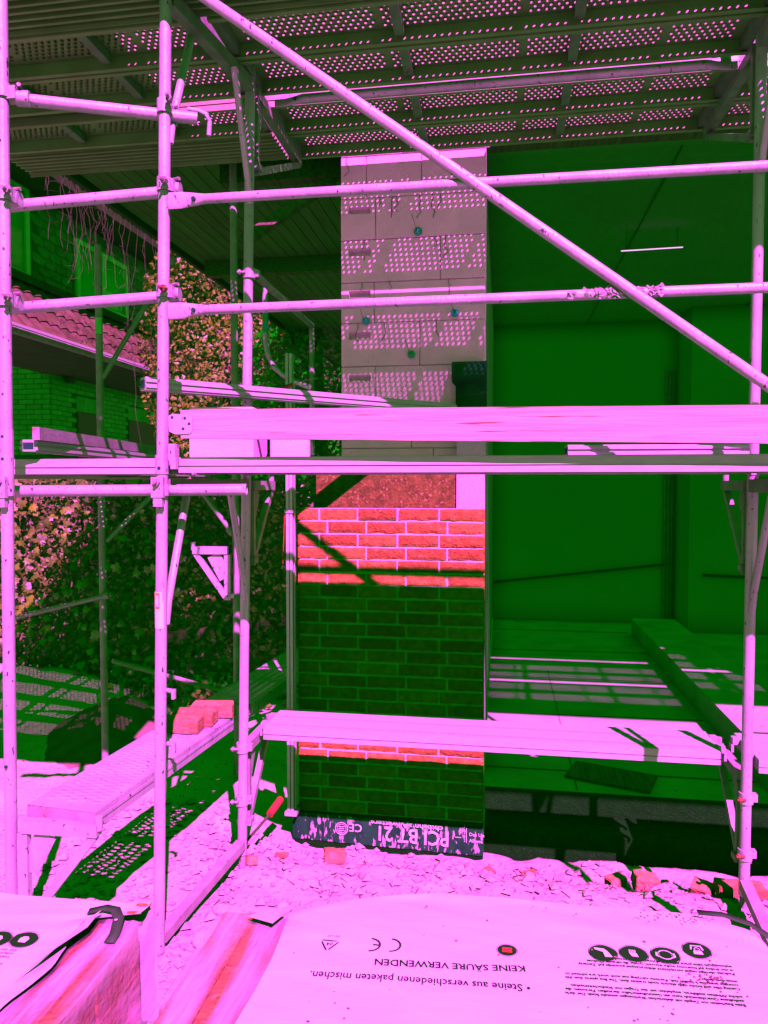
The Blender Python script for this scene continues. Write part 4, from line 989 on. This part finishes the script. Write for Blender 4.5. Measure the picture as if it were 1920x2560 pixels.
b = MB(); b.tube((-6.36, 10.15, 3.62), (-6.30, 10.15, 3.62), .13, 18); b.build('wall_lamp', 'darkwood', nb)
# pent roof
PX0, PZ0, PX1, PZ1 = -5.05, 3.63, -5.72, 4.42
b = MB(); b.add([(PX0, 6.0, PZ0 - .03), (PX1, 6.0, PZ1 - .03), (PX1, 16, PZ1 - .03), (PX0, 16, PZ0 - .03)], [(0, 1, 2, 3)]); b.add([(PX0, 6.0, PZ0 - .05), (-6.5, 6.0, PZ0 - .05), (-6.5, 16, PZ0 - .05), (PX0, 16, PZ0 - .05)], [(3, 2, 1, 0)]); b.build('pent_roof_deck', 'darkwood', nb)
tl = MB(); n = 8
for r in range(2):
    for k in range(n + 1):
        u = k / n; z = .018 * math.sin(u * 2 * math.pi) + .012 * (u > .85)
        tl.v.append((0 if r == 0 else -.28, u * .215, z + (.018 if r == 0 else 0))); 
for k in range(n): tl.f.append((k, k + 1, n + 2 + k, n + 1 + k))
for k in range(n + 1): x, y, z = tl.v[k]; tl.v.append((x, y, z - .02))
for k in range(n): tl.f.append((k, 2 * n + 2 + k, 2 * n + 3 + k, k + 1))
tme = tl.mesh('tile', M['tile'], smooth=False); slope = math.atan2(PZ1 - PZ0, PX0 - PX1); rl = math.hypot(PX0 - PX1, PZ1 - PZ0)
for r in range(4):
    for k in range(36):
        y = 6.6 + k * .2; d = r * rl / 4
        link_mesh('roof_tile', tme, (PX0 - d * math.cos(slope) + .02, y, PZ0 + d * math.sin(slope) + .02), nb, (0, slope, 0))
b = MB(); b.loft([((PX0 + .04, 6, PZ0 - .02), .06, .05), ((PX0 + .04, 16, PZ0 - .02), .06, .05)], 10); gt = b.build('gutter', 'steel_dull', nb, True)
b = MB(); b.bx(PX0 + .08, PX0 + .10, 6, 16, PZ0 + .0, PZ0 + .03); b.build('gutter_lip', 'alu', gt)
b = MB(); b.bx(-5.80, -5.60, 6, 16, PZ1 - .02, PZ1 + .08); b.build('flashing_beam', 'darkwood', nb)
# slate upper wall
b = MB(); b.bx(-7.5, -5.78, 6.0, 16, 4.45, 6.5); b.build('upper_wall', 'joint', nb)
sl = MB(); sl.add([(0, 0, .14), (0, .235, .14), (.016, .235, 0), (.016, .03, 0), (.016, 0, .03), (.004, .235, .0), (.004, 0, .03), (.004, .03, 0)], [(0, 4, 3, 2, 1), (3, 7, 5, 2), (4, 6, 7, 3), (0, 6, 4), (1, 2, 5)])
sme = sl.mesh('slate', M['slate']); cnt = 0
for r in range(13):
    z = 4.53 + r * .118
    for k in range(22):
        y = 8.0 + k * .245 + (.12 if r % 2 else 0)
        if y > 12.6 or 9.36 < y + .1 < 10.9 and z < 5.35 or y < 8.40 and z < 5.6: continue
        link_mesh('slate', sme, (-5.782, y, z), nb); cnt += 1
def window(y0, y1, z0, z1, split):
    b = MB(); b.bx(-5.79, -5.765, y0 + .05, y1 - .05, z0 + .05, z1 - .05); w = b.build('window', 'glass', nb)
    for (a0, a1, c0, c1) in ((y0, y1, z0, z0 + .07), (y0, y1, z1 - .07, z1), (y0, y0 + .08, z0 + .07, z1 - .07), (y1 - .08, y1, z0 + .07, z1 - .07)) + (((y0 + y1) / 2 - .05, (y0 + y1) / 2 + .05, z0 + .07, z1 - .07),) * split:
        b = MB(); b.bx(-5.80, -5.735, a0, a1, c0, c1); b.build('frame', 'whitepaint', w)
    return w
window(7.2, 8.40, 4.50, 5.62, 0); w2 = window(9.42, 10.82, 4.52, 5.36, 1)
b = MB(); b.bx(-5.764, -5.762, 10.2, 10.55, 4.62, 4.85); b.build('window_paper', 'whitepaint', w2)
# upper eave
b = MB(); b.bx(-5.8, -5.06, 6, 16, 5.60, 5.66); b.build('eave_soffit', 'darkwood', nb)
b = MB(); b.bx(-5.055, -5.02, 6, 16, 5.46, 5.66); b.build('eave_fascia', 'darkwood', nb)
for k in range(34): link_mesh('roof_tile', tme, (-4.98, 6.4 + k * .2, 5.66), nb, (0, slope * .8, 0))
b = MB(); b.add([(-5.0, 6, 5.66), (-6.5, 6, 7.2), (-6.5, 16, 7.2), (-5.0, 16, 5.66)], [(0, 1, 2, 3)]); b.build('upper_roof', 'tile', nb)

# ================================================================== PLANTS
def ivy_leaf():
    m = MB(); o = [(0, 0), (.30, -.12), (.52, .10), (.36, .34), (.44, .62), (.16, .62), (0, 1.0), (-.16, .62), (-.44, .62), (-.36, .34), (-.52, .10), (-.30, -.12)]
    m.v = [(x, y - .3, -.18 * abs(x) + .05 * math.sin(y * 4)) for x, y in o] + [(0, .1, .06)]
    n = len(o); m.f = [(i, (i + 1) % n, n) for i in range(n)]; return m
il = ivy_leaf()
def leaf_cloud(n, fpos, size, lop=False):
    m = MB(); 
    small = [(0, -.5, 0), (.42, .0, -.10), (0, .55, .03), (-.42, .0, -.10)]
    for i in range(n):
        p, nrm = fpos(i); s = size * random.uniform(.55, 1.3)
        q = Vector(nrm).normalized().to_track_quat('Z', 'Y') @ Euler((random.gauss(0, .55), random.gauss(0, .55), random.uniform(0, 6.3))).to_quaternion()
        o = len(m.v); m.v += [tuple(Vector(p) + q @ (Vector(v) * s)) for v in small]; m.f += [(o, o + 1, o + 2), (o, o + 2, o + 3)]
    return m
# ivy hedge on a fence, left
hd = thing('ivy_hedge', 'ivy hedge with pointed leaves below the deck at left', 'hedge', (-4, 6.9, 0))
def hp(i):
    x = random.uniform(-6.6, -1.75); z = random.uniform(.0, 2.15) ** .95; d = random.random() ** 1.6
    bul = .35 * noise.noise((x * .9, z * .9, 5)); low = max(0, .9 - z) * .55
    return (x, 7.0 - .35 + d * .5 - bul - low, z + .1 * noise.noise((x * 2, 0, 0))), (.2, -1, .5)
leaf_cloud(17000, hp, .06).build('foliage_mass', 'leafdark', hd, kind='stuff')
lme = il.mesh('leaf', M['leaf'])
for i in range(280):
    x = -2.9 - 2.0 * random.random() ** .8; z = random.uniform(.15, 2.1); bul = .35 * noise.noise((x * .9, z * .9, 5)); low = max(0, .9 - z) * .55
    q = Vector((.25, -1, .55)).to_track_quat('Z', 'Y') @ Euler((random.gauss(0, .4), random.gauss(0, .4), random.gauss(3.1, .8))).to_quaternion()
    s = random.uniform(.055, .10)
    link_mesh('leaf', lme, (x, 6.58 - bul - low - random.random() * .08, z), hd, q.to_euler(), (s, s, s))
b = MB()
for k in range(9): b.loft([((-6.4 + k * .52, 7.1, 0), .02, .02), ((-6.3 + k * .52, 7.05, 1.0), .014, .014), ((-6.45 + k * .52, 7.1, 2.0), .008, .008)], 6)
b.build('stems', 'bark', hd)
fn = thing('board_fence', 'dark board fence behind the ivy hedge', 'fence', (-4.3, 7.4, 0))
for k in range(40):
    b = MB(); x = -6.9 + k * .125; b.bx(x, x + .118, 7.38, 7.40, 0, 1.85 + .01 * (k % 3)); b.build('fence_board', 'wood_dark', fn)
# ivy-clad tree behind, right of the second pole
def ivy_tree(label, cx_, cy_, z0, z1, rx, n, size, m_, seed):
    t = thing('ivy_tree', label, 'tree', (cx_, cy_, 0), 'ivy trees'); random.seed(seed)
    def f(i):
        u = random.random(); a = random.uniform(0, 2 * math.pi); z = z0 + (z1 - z0) * u
        r = rx * (.55 + .45 * math.sin(math.pi * (.12 + .8 * u))) * (1 + .35 * noise.noise((math.cos(a) * 1.5 + seed, math.sin(a) * 1.5, z * 1.1))) * (1 - .35 * random.random() ** 2)
        return (cx_ + r * math.cos(a), cy_ + r * math.sin(a), z), (math.cos(a), math.sin(a), .5)
    leaf_cloud(n, f, size).build('crown', m_, t, kind='stuff')
    b = MB(); b.loft([((cx_, cy_, 0), .16, .16), ((cx_ + .05, cy_, z1 * .5), .12, .12), ((cx_, cy_, z1 * .92), .04, .04)], 10)
    for k in range(6): a = k * 1.05; b.loft([((cx_, cy_, z0 + (z1 - z0) * (.2 + .1 * k)), .04, .04), ((cx_ + rx * .7 * math.cos(a), cy_ + rx * .7 * math.sin(a), z0 + (z1 - z0) * (.35 + .1 * k)), .012, .012)], 6)
    b.build('trunk', 'bark', t, True); return t
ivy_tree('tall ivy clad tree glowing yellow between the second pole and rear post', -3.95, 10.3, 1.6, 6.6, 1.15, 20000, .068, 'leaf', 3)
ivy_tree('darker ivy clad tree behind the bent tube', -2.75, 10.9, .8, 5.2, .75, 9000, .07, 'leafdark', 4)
# bare trees
def bare_tree(label, base, h, seed, spread=.5, depth=6):
    t = thing('bare_tree', label, 'tree', base, 'bare trees at the back'); rnd = random.Random(seed); tw = MB(); tk = MB()
    def grow(p, d, L, r, lv):
        q = p + d * L; (tk if lv < 2 else tw).loft([(p, r, r), (q, r * .72, r * .72)], 7 if lv < 2 else 4, False)
        if lv >= depth: return
        for k in range(rnd.choice((2, 3)) if lv < depth - 1 else 3):
            nd = (d + Vector((rnd.gauss(0, spread), rnd.gauss(0, spread), rnd.gauss(.08, spread * .6)))).normalized()
            grow(p + d * L * rnd.uniform(.6, 1), nd, L * rnd.uniform(.62, .85), r * .62, lv + 1)
    grow(Vector(base), Vector((0, 0, 1)), h * .3, h * .016, 0)
    tk.build('trunk', 'bark', t); tw.build('branches', 'twig', t); return t
bare_tree('bare tree against the sky left of the block pier', (-3.4, 17.0, 0), 7.5, 11)
bare_tree('bare tree with fine twigs behind the ivy tree', (-5.6, 19, 0), 10.0, 12, .55, 7)
bare_tree('bare tree further back behind the guide profile', (-4.2, 22, 0), 7.0, 13, .6, 7)
bare_tree('bare tree above the neighbour roof', (-9.5, 19, 0), 12.0, 15, .55, 7)
t = thing('tree_trunk', 'thick reddish bark trunk next to left edge of the block pier', 'tree', (-1.85, 9.5, 0)); b = MB()
secs = []
for k in range(14): secs.append(((-1.86 + .03 * math.sin(k), 9.5, -.05 + k * .28), .15 + .015 * math.sin(k * 2.1), .15 + .012 * math.cos(k * 1.7)))
b.loft(secs, 22)
b.v = [tuple(Vector(v) + noise.noise_vector(Vector((v[0] * 14, v[1] * 14, v[2] * 3))) * .018) for v in b.v]; b.build('trunk', 'bark', t)
# hedge far away along the horizon
def fp(i):
    x = random.uniform(-16, 4); return (x, 24 + random.uniform(-1, 1), random.random() ** .7 * (1.5 + .6 * noise.noise((x * .4, 0, 0)))), (0, -1, .6)
random.seed(21)
tag(leaf_cloud(5000, fp, .20).build('far_hedge', 'leafdark', kind='stuff'), 'far hedge along the end of the garden', 'hedge')
# hanging bare vines in front of the neighbour wall
def vine(label, x, y, z, n, L, seed):
    rnd = random.Random(seed); m = MB()
    for k in range(n):
        p = Vector((x + rnd.gauss(0, .12), y + rnd.gauss(0, .5), z + rnd.uniform(-.2, .2))); pts = [p]
        for q in range(rnd.randint(6, 14)):
            p = p + Vector((rnd.gauss(0, .02), rnd.gauss(0, .035), -L / 12 * rnd.uniform(.5, 1.3))); pts.append(p)
            if rnd.random() < .6:
                e = p + Vector((rnd.gauss(0, .06), rnd.gauss(0, .12), rnd.uniform(-.12, .05))); m.loft([(p, .0022, .0022), (e, .0012, .0012)], 3, False)
        m.loft([(v, .0024, .0024) for v in pts], 4, False)
    t = thing('hanging_vine', label, 'vine', (x, y, z), 'bare hanging vines'); m.build('strands', 'twig', t)
vine('bare hanging vine in front of the slate wall and window', -4.75, 8.2, 5.55, 26, 1.3, 1)
vine('bare hanging vine beside the second pole, reaching past pent roof', -4.7, 10.3, 5.4, 30, 2.9, 2)
# soil heap and sack at the left
def heap(name, label, cat, c, r, h, m_, seed):
    m = MB(); n, k = 28, 10
    for j in range(k + 1):
        for i in range(n):
            a = 2 * math.pi * i / n; rr = r * j / k; x = c[0] + rr * math.cos(a) * 1.25; y = c[1] + rr * math.sin(a)
            m.v.append((x, y, -.06 + h * (math.cos(math.pi * j / k) * .5 + .5) * (1 + .3 * noise.noise((x * 3, y * 3, seed))) + .02 * noise.noise((x * 12, y * 12, seed))))
    for j in range(k):
        for i in range(n): a = j * n + i; b_ = j * n + (i + 1) % n; m.f.append((a, b_, b_ + n, a + n))
    o = m.build(name, m_, None, True); tag(o, label, cat); return o
heap('soil_heap', 'dark round heap of soil behind the slotted plank', 'heap', (-3.0, 5.35, 0), .62, .36, 'soil', 3)
heap('sand_heap', 'sunlit pale sand bank under ivy at the left edge', 'heap', (-4.5, 6.0, 0), .85, .40, 'sand', 8)
